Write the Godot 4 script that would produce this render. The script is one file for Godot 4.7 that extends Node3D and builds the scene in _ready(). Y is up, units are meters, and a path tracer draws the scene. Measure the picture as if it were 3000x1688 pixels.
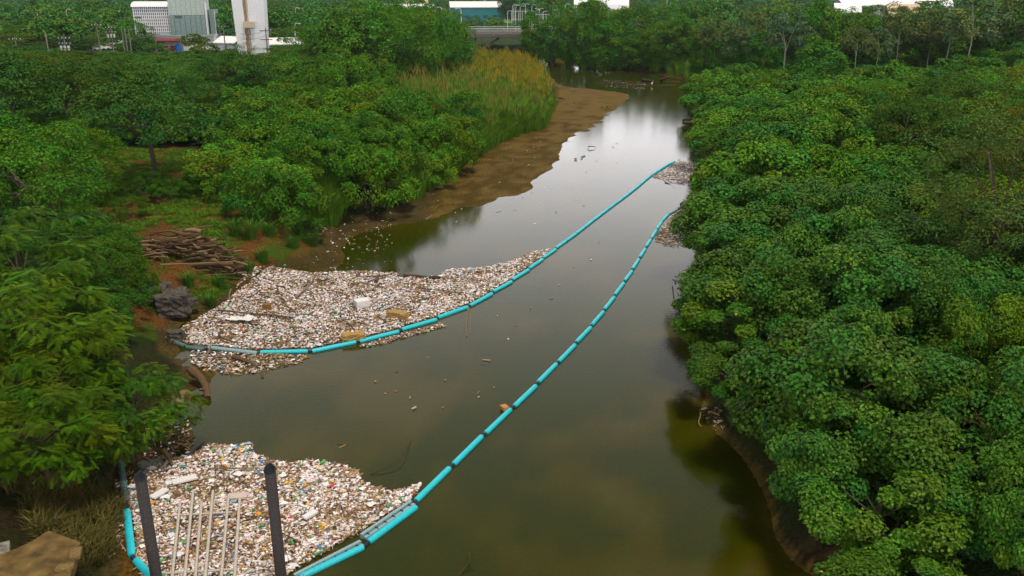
extends Node3D
# A polluted river held back by two blue floating booms, seen from twenty metres above the water.
# Pixels of the photograph (3000 x 1688) are turned into positions on the water or ground they touch.

const F := 2500.0
const CX := 1500.0
const CY := 844.0
const HORIZON := -15.0
const CAM_H := 20.0

var tilt := atan((CY - HORIZON) / F)
var rng := RandomNumberGenerator.new()
var nz := FastNoiseLite.new()
var taken := {}
var M := {}
var V := {}
var river := PackedVector2Array()
var channel := PackedVector2Array()
var right_shore := PackedVector2Array()
var keep_clear := []
var cam_basis: Basis


class MB:
	var v := PackedVector3Array()
	var n := PackedVector3Array()
	var c := PackedColorArray()
	var col := Color(1, 1, 1)
	var flat := false

	func tri(a: Vector3, b: Vector3, d: Vector3) -> void:
		v.push_back(a); v.push_back(b); v.push_back(d)
		c.push_back(col); c.push_back(col); c.push_back(col)
		if not flat:
			var m := (d - a).cross(b - a).normalized()
			n.push_back(m); n.push_back(m); n.push_back(m)

	func quad(a: Vector3, b: Vector3, d: Vector3, e: Vector3) -> void:
		tri(a, b, d)
		tri(a, d, e)

	func smooth_tri(a: Vector3, b: Vector3, d: Vector3, na: Vector3, nb: Vector3, nd: Vector3) -> void:
		v.push_back(a); v.push_back(b); v.push_back(d)
		c.push_back(col); c.push_back(col); c.push_back(col)
		n.push_back(na); n.push_back(nb); n.push_back(nd)

	func box(at: Vector3, size: Vector3, b := Basis()) -> void:
		var h := size / 2.0
		var p := []
		for i in 8:
			p.append(at + b * Vector3(h.x if i & 1 else -h.x, h.y if i & 2 else -h.y, h.z if i & 4 else -h.z))
		quad(p[4], p[6], p[7], p[5])
		quad(p[1], p[3], p[2], p[0])
		quad(p[0], p[2], p[6], p[4])
		quad(p[5], p[7], p[3], p[1])
		quad(p[2], p[3], p[7], p[6])
		quad(p[0], p[4], p[5], p[1])

	func tube(path: Array, radii: Array, sides := 8, caps := true, bump := 0.0, r: RandomNumberGenerator = null) -> void:
		var rings := []
		var norms := []
		var x := Vector3.RIGHT
		for i in path.size():
			var d: Vector3 = (path[mini(i + 1, path.size() - 1)] - path[maxi(i - 1, 0)]).normalized()
			x = x - d * x.dot(d)
			if x.length() < 0.05:
				x = Vector3.UP - d * d.y
				if x.length() < 0.05:
					x = Vector3.BACK - d * d.z
			x = x.normalized()
			var y := d.cross(x)
			var ring := PackedVector3Array()
			var nr := PackedVector3Array()
			for k in sides:
				var a := TAU * k / sides
				var o := x * cos(a) + y * sin(a)
				nr.push_back(o)
				var q: float = radii[i] * (1.0 + (r.randf_range(-bump, bump) if r else 0.0))
				ring.push_back(path[i] + o * q)
			rings.append(ring)
			norms.append(nr)
		for i in path.size() - 1:
			for k in sides:
				var j := (k + 1) % sides
				smooth_tri(rings[i][k], rings[i + 1][j], rings[i][j], norms[i][k], norms[i + 1][j], norms[i][j])
				smooth_tri(rings[i][k], rings[i + 1][k], rings[i + 1][j], norms[i][k], norms[i + 1][k], norms[i + 1][j])
		if caps:
			for k in sides:
				var j := (k + 1) % sides
				tri(path[0], rings[0][k], rings[0][j])
				tri(path[-1], rings[-1][j], rings[-1][k])

	func mesh() -> ArrayMesh:
		var a := []
		a.resize(Mesh.ARRAY_MAX)
		a[Mesh.ARRAY_VERTEX] = v
		if not flat:
			a[Mesh.ARRAY_NORMAL] = n
		a[Mesh.ARRAY_COLOR] = c
		var m := ArrayMesh.new()
		m.add_surface_from_arrays(Mesh.PRIMITIVE_TRIANGLES, a)
		return m


# ---------------------------------------------------------------- helpers

func gp(px: float, py: float, h := 0.0) -> Vector3:
	var d := cam_basis * Vector3((px - CX) / F, -(py - CY) / F, -1.0)
	return Vector3(0, CAM_H, 0) + d * ((CAM_H - h) / -d.y)


func at_depth(px: float, py: float, z: float) -> Vector3:
	var d := cam_basis * Vector3((px - CX) / F, -(py - CY) / F, -1.0)
	return Vector3(0, CAM_H, 0) + d * (z / d.z)


func proj(p: Vector3) -> Vector2:
	var l := cam_basis.transposed() * (p - Vector3(0, CAM_H, 0))
	return Vector2(CX + F * l.x / -l.z, CY - F * l.y / -l.z)


func R(a: float, b: float) -> float:
	return rng.randf_range(a, b)


func rand_dir() -> Vector3:
	var y := R(-1, 1)
	var a := R(0, TAU)
	var q := sqrt(1.0 - y * y)
	return Vector3(q * cos(a), y, q * sin(a))


func numbered(called: String) -> String:
	taken[called] = taken.get(called, -1) + 1
	return called if taken[called] == 0 else "%s_%03d" % [called, taken[called]]


func tag(o: Node3D, label: String, category: String, group := "", kind := "") -> void:
	o.set_meta("label", label)
	o.set_meta("category", category)
	if group:
		o.set_meta("group", group)
	if kind:
		o.set_meta("kind", kind)


func thing(called: String, label: String, category: String, at := Vector3.ZERO, turn := 0.0, group := "") -> Node3D:
	var o := Node3D.new()
	o.name = numbered(called)
	add_child(o)
	o.position = at
	o.rotation.y = turn
	tag(o, label, category, group)
	return o


func part(parent: Node3D, called: String, mesh: Mesh, m: Material, at := Vector3.ZERO) -> MeshInstance3D:
	var o := MeshInstance3D.new()
	o.name = called
	o.mesh = mesh
	o.material_override = m
	o.position = at
	parent.add_child(o, true)
	return o


func single(called: String, mesh: Mesh, m: Material, label: String, category: String, at := Vector3.ZERO, group := "") -> MeshInstance3D:
	var o := MeshInstance3D.new()
	o.name = numbered(called)
	o.mesh = mesh
	o.material_override = m
	o.position = at
	add_child(o)
	tag(o, label, category, group)
	return o


func structure(called: String, mesh: Mesh, m: Material, label: String, category: String) -> MeshInstance3D:
	var o := single(called, mesh, m, label, category)
	o.set_meta("kind", "structure")
	return o


func boxm(size: Vector3) -> ArrayMesh:
	var b := MB.new()
	b.box(Vector3.ZERO, size)
	return b.mesh()


func noise_texture(frequency: float, low: Color, high: Color, sd: int, octaves := 4, as_normal := false, strength := 4.0) -> NoiseTexture2D:
	var t := NoiseTexture2D.new()
	var q := FastNoiseLite.new()
	q.seed = sd
	q.frequency = frequency
	q.fractal_octaves = octaves
	t.noise = q
	t.width = 512
	t.height = 512
	t.seamless = true
	if as_normal:
		t.as_normal_map = true
		t.bump_strength = strength
	else:
		var g := Gradient.new()
		g.set_color(0, low)
		g.set_color(1, high)
		t.color_ramp = g
	return t


func paint(c: Color, rough := 0.6, spec := 0.4) -> StandardMaterial3D:
	var m := StandardMaterial3D.new()
	m.albedo_color = c.linear_to_srgb()
	m.roughness = rough
	m.metallic_specular = spec
	return m


func worn(c: Color, rough: float, low: float, scale: float, sd: int, bump := 0.0, freq := 0.02) -> StandardMaterial3D:
	var m := paint(c, rough)
	m.albedo_texture = noise_texture(freq, Color(low, low, low), Color(1, 1, 1), sd, 5)
	m.uv1_triplanar = true
	m.uv1_world_triplanar = true
	m.uv1_scale = Vector3.ONE * scale
	if bump > 0.0:
		m.heightmap_enabled = true
		m.heightmap_scale = bump
		m.heightmap_texture = noise_texture(freq * 2.0, Color.BLACK, Color.WHITE, sd + 7, 5)
	return m


func leafy(rough: float, back: float, spec := 0.35) -> StandardMaterial3D:
	var m := StandardMaterial3D.new()
	m.vertex_color_use_as_albedo = true
	m.roughness = rough
	m.metallic_specular = spec
	m.backlight_enabled = back > 0.0
	m.backlight = Color(back, back, back * 0.4)
	m.cull_mode = BaseMaterial3D.CULL_DISABLED
	return m


func seg_dist(p: Vector2, a: Vector2, b: Vector2) -> float:
	var ab := b - a
	var t := clampf((p - a).dot(ab) / maxf(ab.length_squared(), 1e-9), 0.0, 1.0)
	return p.distance_to(a + ab * t)


func signed(poly: PackedVector2Array, p: Vector2) -> float:  # positive inside
	var best := 40.0
	var inside := false
	var k := poly.size() - 1
	for i in poly.size():
		var a := poly[k]
		var b := poly[i]
		if (a.y > p.y) != (b.y > p.y) and p.x < (b.x - a.x) * (p.y - a.y) / (b.y - a.y) + a.x:
			inside = not inside
		if minf(a.y, b.y) - best < p.y and maxf(a.y, b.y) + best > p.y and minf(a.x, b.x) - best < p.x and maxf(a.x, b.x) + best > p.x:
			best = minf(best, seg_dist(p, a, b))
		k = i
	return best if inside else -best


func ground_poly(list: Array, h := 0.0) -> PackedVector2Array:
	var o := PackedVector2Array()
	for i in range(0, list.size(), 2):
		var p := gp(list[i], list[i + 1], h)
		o.push_back(Vector2(p.x, p.z))
	return o


func on_ground(px: float, py: float) -> Vector3:
	var h := 1.5
	var p := gp(px, py, h)
	for i in 5:
		h = maxf(0.0, ground_height(p.x, p.z)) * 0.7 + h * 0.3
		p = gp(px, py, h)
	p.y = maxf(0.0, ground_height(p.x, p.z))
	return p


func shore_x(z: float) -> float:
	if z >= right_shore[0].y:
		return right_shore[0].x
	for i in right_shore.size() - 1:
		var a := right_shore[i]
		var b := right_shore[i + 1]
		if z <= a.y and z >= b.y:
			return lerpf(a.x, b.x, (z - a.y) / minf(b.y - a.y, -0.001))
	return right_shore[-1].x


var ground_seen := Vector3()  # river distance, channel distance, height of the last query


func ground_height(x: float, z: float) -> float:
	if z < -420.0:
		ground_seen = Vector3(-40, -40, 3.0)
		return 3.0
	var reach := 0.5 + absf(z) * 0.006
	var p := Vector2(x + nz.get_noise_2d(x * 9.0 / reach, z * 5.0 / reach) * reach * 0.9, z + nz.get_noise_2d(z * 9.0 / reach + 300.0, x * 5.0 / reach) * reach * 1.3)
	var w := signed(river, p)
	var b := signed(channel, p)
	var h: float
	if w > 0.0:
		h = -minf(1.6, 0.02 + w * (0.11 if x > -3.0 and z > -120.0 else 0.05))
		if x < 0.12 * -z:
			h += nz.get_noise_2d(x * 17.0, z * 17.0) * 0.07 * smoothstep(4.0, 0.0, w)
	elif b > 0.0:
		h = minf(0.34, 0.012 - w * 0.03) + nz.get_noise_2d(x * 17.0, z * 17.0) * 0.07 + nz.get_noise_2d(x * 55.0, z * 55.0) * 0.025
	else:
		var left := x < -0.02 * absf(z)
		var rise := smoothstep(0.0, 4.5 if left else 3.0, -b)
		h = minf(0.3, -w * 0.25) + rise * (1.9 if left else 1.5) + smoothstep(6.0, 38.0, -b) * 0.8 + nz.get_noise_2d(x * 6.0, z * 6.0) * 0.25 * rise
	for e in islets:
		var q: float = Vector2((x - e[0].x) / e[1], (z - e[0].z) / e[2]).length() + nz.get_noise_2d(x * 14.0, z * 14.0) * 0.5
		if q < 1.3:
			h = maxf(h, 0.28 * (1.0 - q) )
	ground_seen = Vector3(w, b, h)
	return h


var islets := []


# ---------------------------------------------------------------- foliage

func leaf(b: MB, p: Vector3, nrm: Vector3, ax: Vector3, ln: float, wd: float, heart: bool) -> void:
	var t := (ax - nrm * ax.dot(nrm)).normalized()
	var s := nrm.cross(t) * wd * 0.5
	var fold := nrm * wd * 0.16
	if heart:
		var q1 := p + t * ln * 0.34
		var tip := p + t * ln - nrm * ln * 0.12
		var l0 := p - t * ln * 0.08 + s * 0.62 + fold
		var r0 := p - t * ln * 0.08 - s * 0.62 + fold
		b.tri(p, l0, q1 + s + fold * 0.6)
		b.tri(p, q1 + s + fold * 0.6, tip)
		b.tri(p, tip, q1 - s + fold * 0.6)
		b.tri(p, q1 - s + fold * 0.6, r0)
	else:
		var q := p + t * ln * 0.45
		var e := p + t * ln - nrm * ln * 0.1
		b.tri(p, q + s + fold, e)
		b.tri(p, e, q - s + fold)


func frond(b: MB, p: Vector3, nrm: Vector3, ax: Vector3, ln: float, wd: float) -> void:
	var t := (ax - nrm * ax.dot(nrm)).normalized()
	var s := nrm.cross(t)
	for i in 6:
		var f := (i + 0.7) / 6.0
		var c := p + t * ln * f - nrm * ln * 0.35 * f * f
		var k := wd * (1.0 - 0.55 * absf(f - 0.45))
		var g := t * ln * 0.075
		for side in [1.0, -1.0]:
			var e: Vector3 = c + s * side * k + t * k * 0.55 - nrm * k * 0.25
			b.tri(c - g, e, c + g)


func crown(o: Dictionary) -> Array:
	var b := MB.new()
	b.flat = true
	var rad: Vector3 = o.r
	var mid := Vector3(0, o.cy, 0)
	var mean := (rad.x + rad.y + rad.z) / 3.0
	var base: Color = o.base * 0.78
	var centres := []
	for i in o.clumps:
		var d := rand_dir()
		while d.y < o.get("low", -0.3):
			d = rand_dir()
		var far := R(o.get("inner", 0.55), 1.0) * (1.0 + nz.get_noise_3d(d.x * 60.0 + i, d.y * 60.0, d.z * 60.0) * 0.35)
		var c := mid + d * rad * far
		c.y = maxf(c.y, 0.25)
		centres.append(c)
		var cr: float = mean * (0.14 + 0.27 * pow(rng.randf(), 1.3)) * o.get("puff", 1.0)
		var hue := R(-1, 1)
		var age := R(0.86, 1.16)  # young sprays are paler than old ones, wherever they grow
		var tone := Color(base.r * age * (1.06 + 0.34 * hue), base.g * age, base.b * (1.0 - 0.25 * hue))
		var out := (d + Vector3.UP * 0.3).normalized()
		var sq: float = o.get("squash", 0.72)
		for k in o.per:
			var e := (rand_dir() + out * 0.55 + Vector3.UP * 0.35).normalized()
			var p: Vector3 = c + Vector3(e.x, e.y * sq, e.z) * cr * (0.45 + 0.55 * sqrt(rng.randf()))
			if p.y < 0.05:
				continue
			var nrm: Vector3 = (e * 0.55 + Vector3.UP * o.get("up", 0.75) + rand_dir() * 0.55).normalized()
			var ax: Vector3 = (e * o.get("radial", 0.55) + rand_dir() - Vector3.UP * 0.3).normalized()
			var g := exp(R(-0.42, 0.42))
			b.col = Color(tone.r * g * R(0.85, 1.2), tone.g * g, tone.b * g)
			if rng.randf() < o.get("sere", 0.0):
				b.col = Color(0.34, 0.2, 0.03)
			var ln: float = o.leaf * R(0.7, 1.25)
			if o.get("feather", false):
				frond(b, p, nrm, ax, ln, o.wide * R(0.8, 1.2))
			else:
				leaf(b, p, nrm, ax, ln, o.wide * R(0.8, 1.2), o.get("heart", false))
	return [b.mesh(), centres]


func trunk(o: Dictionary, centres: Array) -> ArrayMesh:
	var b := MB.new()
	var r: float = o.trunk
	var top := Vector3(R(-0.3, 0.3) * o.r.x * 0.3, o.cy * 0.85, R(-0.3, 0.3) * o.r.z * 0.3)
	var stems: int = o.get("stems", 1)
	for s in stems:
		var foot := Vector3.ZERO if stems == 1 else Vector3(R(-0.5, 0.5), -0.1, R(-0.5, 0.5))
		var head := top if stems == 1 else top * 0.7 + Vector3(R(-1, 1) * o.r.x * 0.5, 0, R(-1, 1) * o.r.z * 0.5)
		var path := []
		var rr := []
		for k in 6:
			var t := k / 5.0
			path.append(foot.lerp(head, t) + Vector3(sin(t * 5.0 + s), 0, cos(t * 4.0 + s)) * r * 0.7 * t)
			rr.append(r * lerpf(1.25 if k == 0 else 1.0, 0.45, t))
		path[0] -= Vector3(0, 0.35, 0)
		b.tube(path, rr, 7, false)
	var limbs: int = o.get("limbs", 7)
	for k in limbs:
		var c: Vector3 = centres[(k * 7 + 3) % centres.size()]
		var from := Vector3(0, o.cy * R(0.5, 0.85), 0).lerp(top, 0.4)
		from = Vector3(top.x, top.y, top.z) * (from.y / maxf(top.y, 0.1))
		var midp := from.lerp(c, 0.5) + Vector3(R(-0.3, 0.3), R(0.0, 0.4), R(-0.3, 0.3))
		b.tube([from, midp, c], [r * 0.42, r * 0.28, r * 0.1], 5, false)
	return b.mesh()


func species(called: String, count: int, o: Dictionary) -> void:
	V[called] = []
	var plain: Color = o.base
	for i in count:
		var f := (i + 0.5) / count * 2.0 - 1.0  # from bluish to yellowish plants
		o.base = Color(plain.r * (1.0 + 0.24 * f), plain.g * (1.0 + 0.05 * f), plain.b * (1.0 - 0.35 * f)) * (1.0 + 0.14 * sin(i * 2.4))
		var made := crown(o)
		V[called].append({"crown": made[0], "trunk": trunk(o, made[1]), "bark": o.get("bark", "bark"), "leaf": o.get("mat", "leaf"), "crown_name": o.get("crown_name", "crown")})


func plant(kind: String, called: String, label: String, category: String, at: Vector3, size: Vector3, group: String, which := -1, turn := -1.0) -> Node3D:
	var list: Array = V[kind]
	var d: Dictionary = list[which if which >= 0 else rng.randi() % list.size()]
	var o := thing(called, label, category, at, turn if turn >= 0.0 else R(0, TAU), group)
	o.scale = size
	part(o, "trunk", d.trunk, M[d.bark])
	part(o, "crown", d.crown, M[d.leaf])
	return o


func hides(at: Vector3, wide: float, tall: float) -> bool:
	var a := proj(at + Vector3(-wide, 0, 0))
	var b := proj(at + Vector3(wide, tall, 0))
	for k in keep_clear:
		if -at.z < k[4] and b.x > k[0] and a.x < k[2] and b.y < k[3] and a.y > k[1]:
			return true
	return false


func stand_tree(kind: String, px: float, py: float, h: float, tall: float, wide: float, unit: Vector2, called: String, label: String, group: String, which := -1) -> Node3D:
	var p := gp(px, py, h)
	p.y = ground_height(p.x, p.z) - 0.1
	return plant(kind, called, label, "tree", p, Vector3(wide / unit.x, tall / unit.y, wide / unit.x), group, which)


func multi(parent: Node3D, called: String, mesh: Mesh, m: Material, where: Array, tints: Array) -> MultiMeshInstance3D:
	var mm := MultiMesh.new()
	mm.transform_format = MultiMesh.TRANSFORM_3D
	mm.use_colors = tints.size() > 0
	mm.mesh = mesh
	mm.instance_count = where.size()
	for i in where.size():
		mm.set_instance_transform(i, where[i])
		if tints.size() > 0:
			mm.set_instance_color(i, tints[i])
	var o := MultiMeshInstance3D.new()
	o.name = called
	o.multimesh = mm
	o.material_override = m
	parent.add_child(o, true)
	return o


# ---------------------------------------------------------------- scene

func _ready() -> void:
	rng.seed = 20240607
	nz.seed = 11
	nz.frequency = 0.02
	cam_basis = Basis(Vector3.RIGHT, -tilt)
	var cam := Camera3D.new()
	cam.name = "camera"
	cam.position = Vector3(0, CAM_H, 0)
	cam.basis = cam_basis
	cam.fov = rad_to_deg(2.0 * atan(CY / F))
	cam.near = 0.5
	cam.far = 9000.0
	add_child(cam)
	cam.current = true
	var env := Environment.new()
	env.background_mode = Environment.BG_SKY
	var sky := Sky.new()
	var air := ProceduralSkyMaterial.new()
	air.sky_top_color = Color(0.39, 0.385, 0.365)
	air.sky_horizon_color = Color(1.40, 1.38, 1.41)
	air.sky_curve = 0.16
	air.ground_bottom_color = Color(0.2, 0.22, 0.15)
	air.ground_horizon_color = Color(0.5, 0.52, 0.48)
	sky.sky_material = air
	env.sky = sky
	env.background_energy_multiplier = 1.0
	env.tonemap_mode = Environment.TONE_MAPPER_LINEAR
	env.tonemap_exposure = 2.1
	env.sdfgi_enabled = true
	env.ssao_enabled = true
	env.ssil_enabled = true
	env.fog_enabled = true
	env.fog_density = 0.00006
	env.fog_light_color = Color(0.80, 0.90, 0.92)
	var around := WorldEnvironment.new()
	around.name = "world_environment"
	around.environment = env
	add_child(around)
	var sun := DirectionalLight3D.new()
	sun.name = "sun"
	sun.light_energy = 0.5
	sun.light_angular_distance = 11.0
	sun.light_color = Color(1.0, 0.96, 0.89)
	sun.shadow_enabled = true
	sun.rotation_degrees = Vector3(-70, 35, 0)
	add_child(sun)

	materials()
	outlines()
	land()
	species_list()
	buildings()
	bridge()
	booms()
	right_bank()
	left_bank()
	big_trees()
	far_trees()
	reeds()
	grasses()
	litter()
	driftwood()
	foreground()
	street_things()
	small_things()


func materials() -> void:
	M.leaf = leafy(0.6, 0.16, 0.2)
	M.leaf_soft = leafy(0.7, 0.2, 0.2)
	M.leaf_glossy = leafy(0.5, 0.14, 0.26)
	M.straw = leafy(0.85, 0.4, 0.2)
	M.bark = worn(Color(0.14, 0.1, 0.07), 0.9, 0.45, 1.2, 3, 2.0)
	M.bark_pale = worn(Color(0.42, 0.37, 0.3), 0.85, 0.6, 0.8, 5)
	M.driftwood = worn(Color(0.23, 0.125, 0.055), 0.85, 0.4, 1.6, 9, 1.5)
	M.driftwood_dark = worn(Color(0.11, 0.058, 0.026), 0.8, 0.4, 1.6, 12, 1.5)
	M.driftwood_pale = worn(Color(0.38, 0.25, 0.13), 0.85, 0.5, 1.6, 15, 1.0)
	M.boom = worn(Color(0.02, 0.60, 0.74), 0.4, 0.82, 0.7, 21)
	M.boom.metallic_specular = 0.5
	M.boom_dirty = worn(Color(0.2, 0.36, 0.34), 0.75, 0.35, 1.3, 23, 0.0, 0.012)
	M.boom_pale = worn(Color(0.33, 0.50, 0.54), 0.6, 0.7, 1.1, 24)
	M.link = paint(Color(0.015, 0.02, 0.05), 0.7)
	M.post = worn(Color(0.085, 0.072, 0.072), 0.8, 0.6, 0.9, 25)
	M.post_cap = paint(Color(0.02, 0.024, 0.03), 0.4, 0.5)
	M.pole = worn(Color(0.74, 0.66, 0.58), 0.8, 0.6, 1.4, 27)
	M.white = worn(Color(0.74, 0.74, 0.78), 0.7, 0.86, 0.25, 31)
	M.white_roof = worn(Color(0.78, 0.78, 0.8), 0.55, 0.88, 0.12, 32)
	M.panel = worn(Color(0.26, 0.36, 0.35), 0.7, 0.72, 0.16, 33)
	M.panel_pale = worn(Color(0.45, 0.53, 0.48), 0.7, 0.8, 0.16, 34)
	M.dark = paint(Color(0.02, 0.025, 0.03), 0.5)
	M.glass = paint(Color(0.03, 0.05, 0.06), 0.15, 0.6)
	M.red_roof = worn(Color(0.26, 0.05, 0.05), 0.7, 0.7, 0.3, 35)
	M.teal = worn(Color(0.02, 0.2, 0.24), 0.6, 0.8, 0.1, 36)
	M.blue = paint(Color(0.02, 0.12, 0.42), 0.5)
	M.rust = worn(Color(0.48, 0.33, 0.16), 0.9, 0.5, 0.3, 37, 0.0, 0.015)
	M.cream = worn(Color(0.55, 0.47, 0.36), 0.8, 0.8, 0.2, 38)
	M.tan_roof = worn(Color(0.62, 0.45, 0.3), 0.8, 0.8, 0.1, 39)
	M.concrete = worn(Color(0.34, 0.31, 0.26), 0.9, 0.55, 0.35, 41, 1.0)
	M.concrete_dirty = worn(Color(0.13, 0.125, 0.12), 0.9, 0.5, 0.3, 42)
	M.asphalt = worn(Color(0.06, 0.06, 0.06), 0.9, 0.7, 0.3, 43)
	M.slab = worn(Color(0.2, 0.125, 0.035), 0.9, 0.5, 0.22, 44, 0.6, 0.01)
	M.slab_pale = worn(Color(0.42, 0.40, 0.36), 0.9, 0.45, 0.8, 45, 1.0)
	M.rock = worn(Color(0.14, 0.122, 0.1), 0.95, 0.45, 0.5, 46, 2.0)
	M.wire = paint(Color(0.02, 0.02, 0.02), 0.6)
	M.galvanised = paint(Color(0.5, 0.52, 0.52), 0.5)
	M.lawn = worn(Color(0.1, 0.28, 0.03), 0.95, 0.7, 0.1, 47)
	M.scrap = StandardMaterial3D.new()
	M.scrap.vertex_color_use_as_albedo = true
	M.scrap.roughness = 0.55
	M.scrap.metallic_specular = 0.4
	M.foam = worn(Color(0.78, 0.77, 0.78), 0.85, 0.85, 1.2, 51)
	M.foam_yellow = worn(Color(0.62, 0.38, 0.13), 0.85, 0.55, 1.6, 52, 1.5)
	M.orange = worn(Color(0.72, 0.30, 0.08), 0.7, 0.6, 2.0, 53)
	var t := noise_texture(0.03, Color(0.5, 0.5, 0.5), Color(1, 1, 1), 61, 5)
	var bump := noise_texture(0.035, Color.BLACK, Color.WHITE, 62, 5)
	M.soil = StandardMaterial3D.new()
	M.soil.vertex_color_use_as_albedo = true
	M.soil.albedo_texture = t
	M.soil.uv1_triplanar = true
	M.soil.uv1_world_triplanar = true
	M.soil.uv1_scale = Vector3.ONE * 0.31
	M.soil.roughness = 0.95
	M.soil.metallic_specular = 0.2
	M.soil.heightmap_enabled = true
	M.soil.heightmap_scale = 12.0
	M.soil.heightmap_texture = bump
	M.mud = M.soil.duplicate()
	M.mud.uv1_scale = Vector3.ONE * 0.23
	M.mud.roughness = 0.85
	M.mud.metallic_specular = 0.16
	M.mud.heightmap_scale = 6.0
	M.water = StandardMaterial3D.new()
	M.water.vertex_color_use_as_albedo = true
	M.water.albedo_color = Color(1, 1, 1, 0.82)
	M.water.transparency = BaseMaterial3D.TRANSPARENCY_ALPHA
	M.water.roughness = 0.1
	M.water.metallic_specular = 0.35
	M.water.normal_enabled = true
	M.water.normal_texture = noise_texture(0.02, Color.BLACK, Color.WHITE, 71, 4, true, 3.0)
	M.water.normal_scale = 0.11
	M.water.uv1_triplanar = true
	M.water.uv1_world_triplanar = true
	M.water.uv1_scale = Vector3(0.16, 0.16, 0.3)


func outlines() -> void:
	# right shore from near to far, on the water
	var rs := [2560, 1900, 2390, 1690, 2350, 1650, 2295, 1592, 2225, 1421, 2155, 1320, 2040, 1204, 2050, 1150, 2085, 1000, 2085, 900, 2070, 830, 2045, 740, 2050, 650, 2060, 590, 2075, 540, 2060, 470, 2050, 400, 2050, 330, 2045, 285, 2015, 232, 1900, 211, 1800, 200, 1700, 190, 1620, 178, 1560, 167, 1500, 160, 1400, 156, 1250, 150]
	var mud_edge := [1250, 157, 1400, 163, 1500, 172, 1550, 185, 1592, 205, 1625, 235, 1642, 251, 1680, 254, 1750, 262, 1840, 274, 1856, 280, 1838, 307, 1777, 330, 1769, 350, 1719, 385, 1676, 387, 1696, 397, 1660, 401, 1684, 412, 1637, 418, 1653, 431, 1622, 447, 1633, 462, 1618, 482, 1602, 505, 1563, 532, 1569, 552, 1524, 565, 1447, 582, 1408, 606, 1340, 612, 1260, 640, 1160, 660, 1080, 676, 1015, 690, 990, 740, 985, 780, 970, 795, 900, 792, 800, 802, 730, 850, 660, 895, 600, 925, 540, 955, 510, 1000, 560, 1060, 640, 1105, 580, 1150, 560, 1200, 556, 1254, 575, 1277, 560, 1312, 430, 1345, 352, 1420, 345, 1500, 352, 1690, 300, 1900]
	var foot := [1250, 160, 1350, 163, 1450, 170, 1500, 178, 1545, 192, 1580, 210, 1612, 240, 1630, 275, 1624, 320, 1606, 370, 1563, 391, 1486, 418, 1388, 467, 1350, 500, 1287, 550, 1217, 605, 1150, 627, 1070, 641, 990, 652, 955, 690, 935, 742, 860, 770, 790, 788, 720, 828, 655, 880, 590, 912, 520, 948, 480, 985, 490, 1040, 540, 1090, 530, 1130, 480, 1190, 430, 1250, 380, 1320, 340, 1400, 325, 1500, 325, 1690, 270, 1900]
	river = ground_poly(rs + mud_edge)
	channel = ground_poly(rs + foot)
	right_shore = ground_poly(rs)
	islets = [[gp(1825, 247), 6.0, 4.2], [gp(1872, 252), 5.0, 3.4], [gp(1780, 240), 4.0, 2.6], [gp(1962, 250), 2.6, 1.6], [gp(1950, 238), 5.0, 1.6]]
	# sight lines kept open: picture box, and up to which distance nothing may stand in it
	keep_clear = [
		[405, -20, 640, 128, 292.0], [668, -20, 800, 168, 236.0], [790, 90, 850, 150, 200.0], [262, 118, 365, 160, 255.0], [1335, 20, 1545, 140, 300.0],
		[1320, 0, 1470, 42, 700.0], [1425, 52, 1500, 75, 380.0], [1490, 12, 1700, 62, 370.0], [1690, -20, 1830, 22, 520.0], [2440, -20, 2740, 22, 420.0], [1090, 8, 1275, 26, 480.0],
	]


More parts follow.
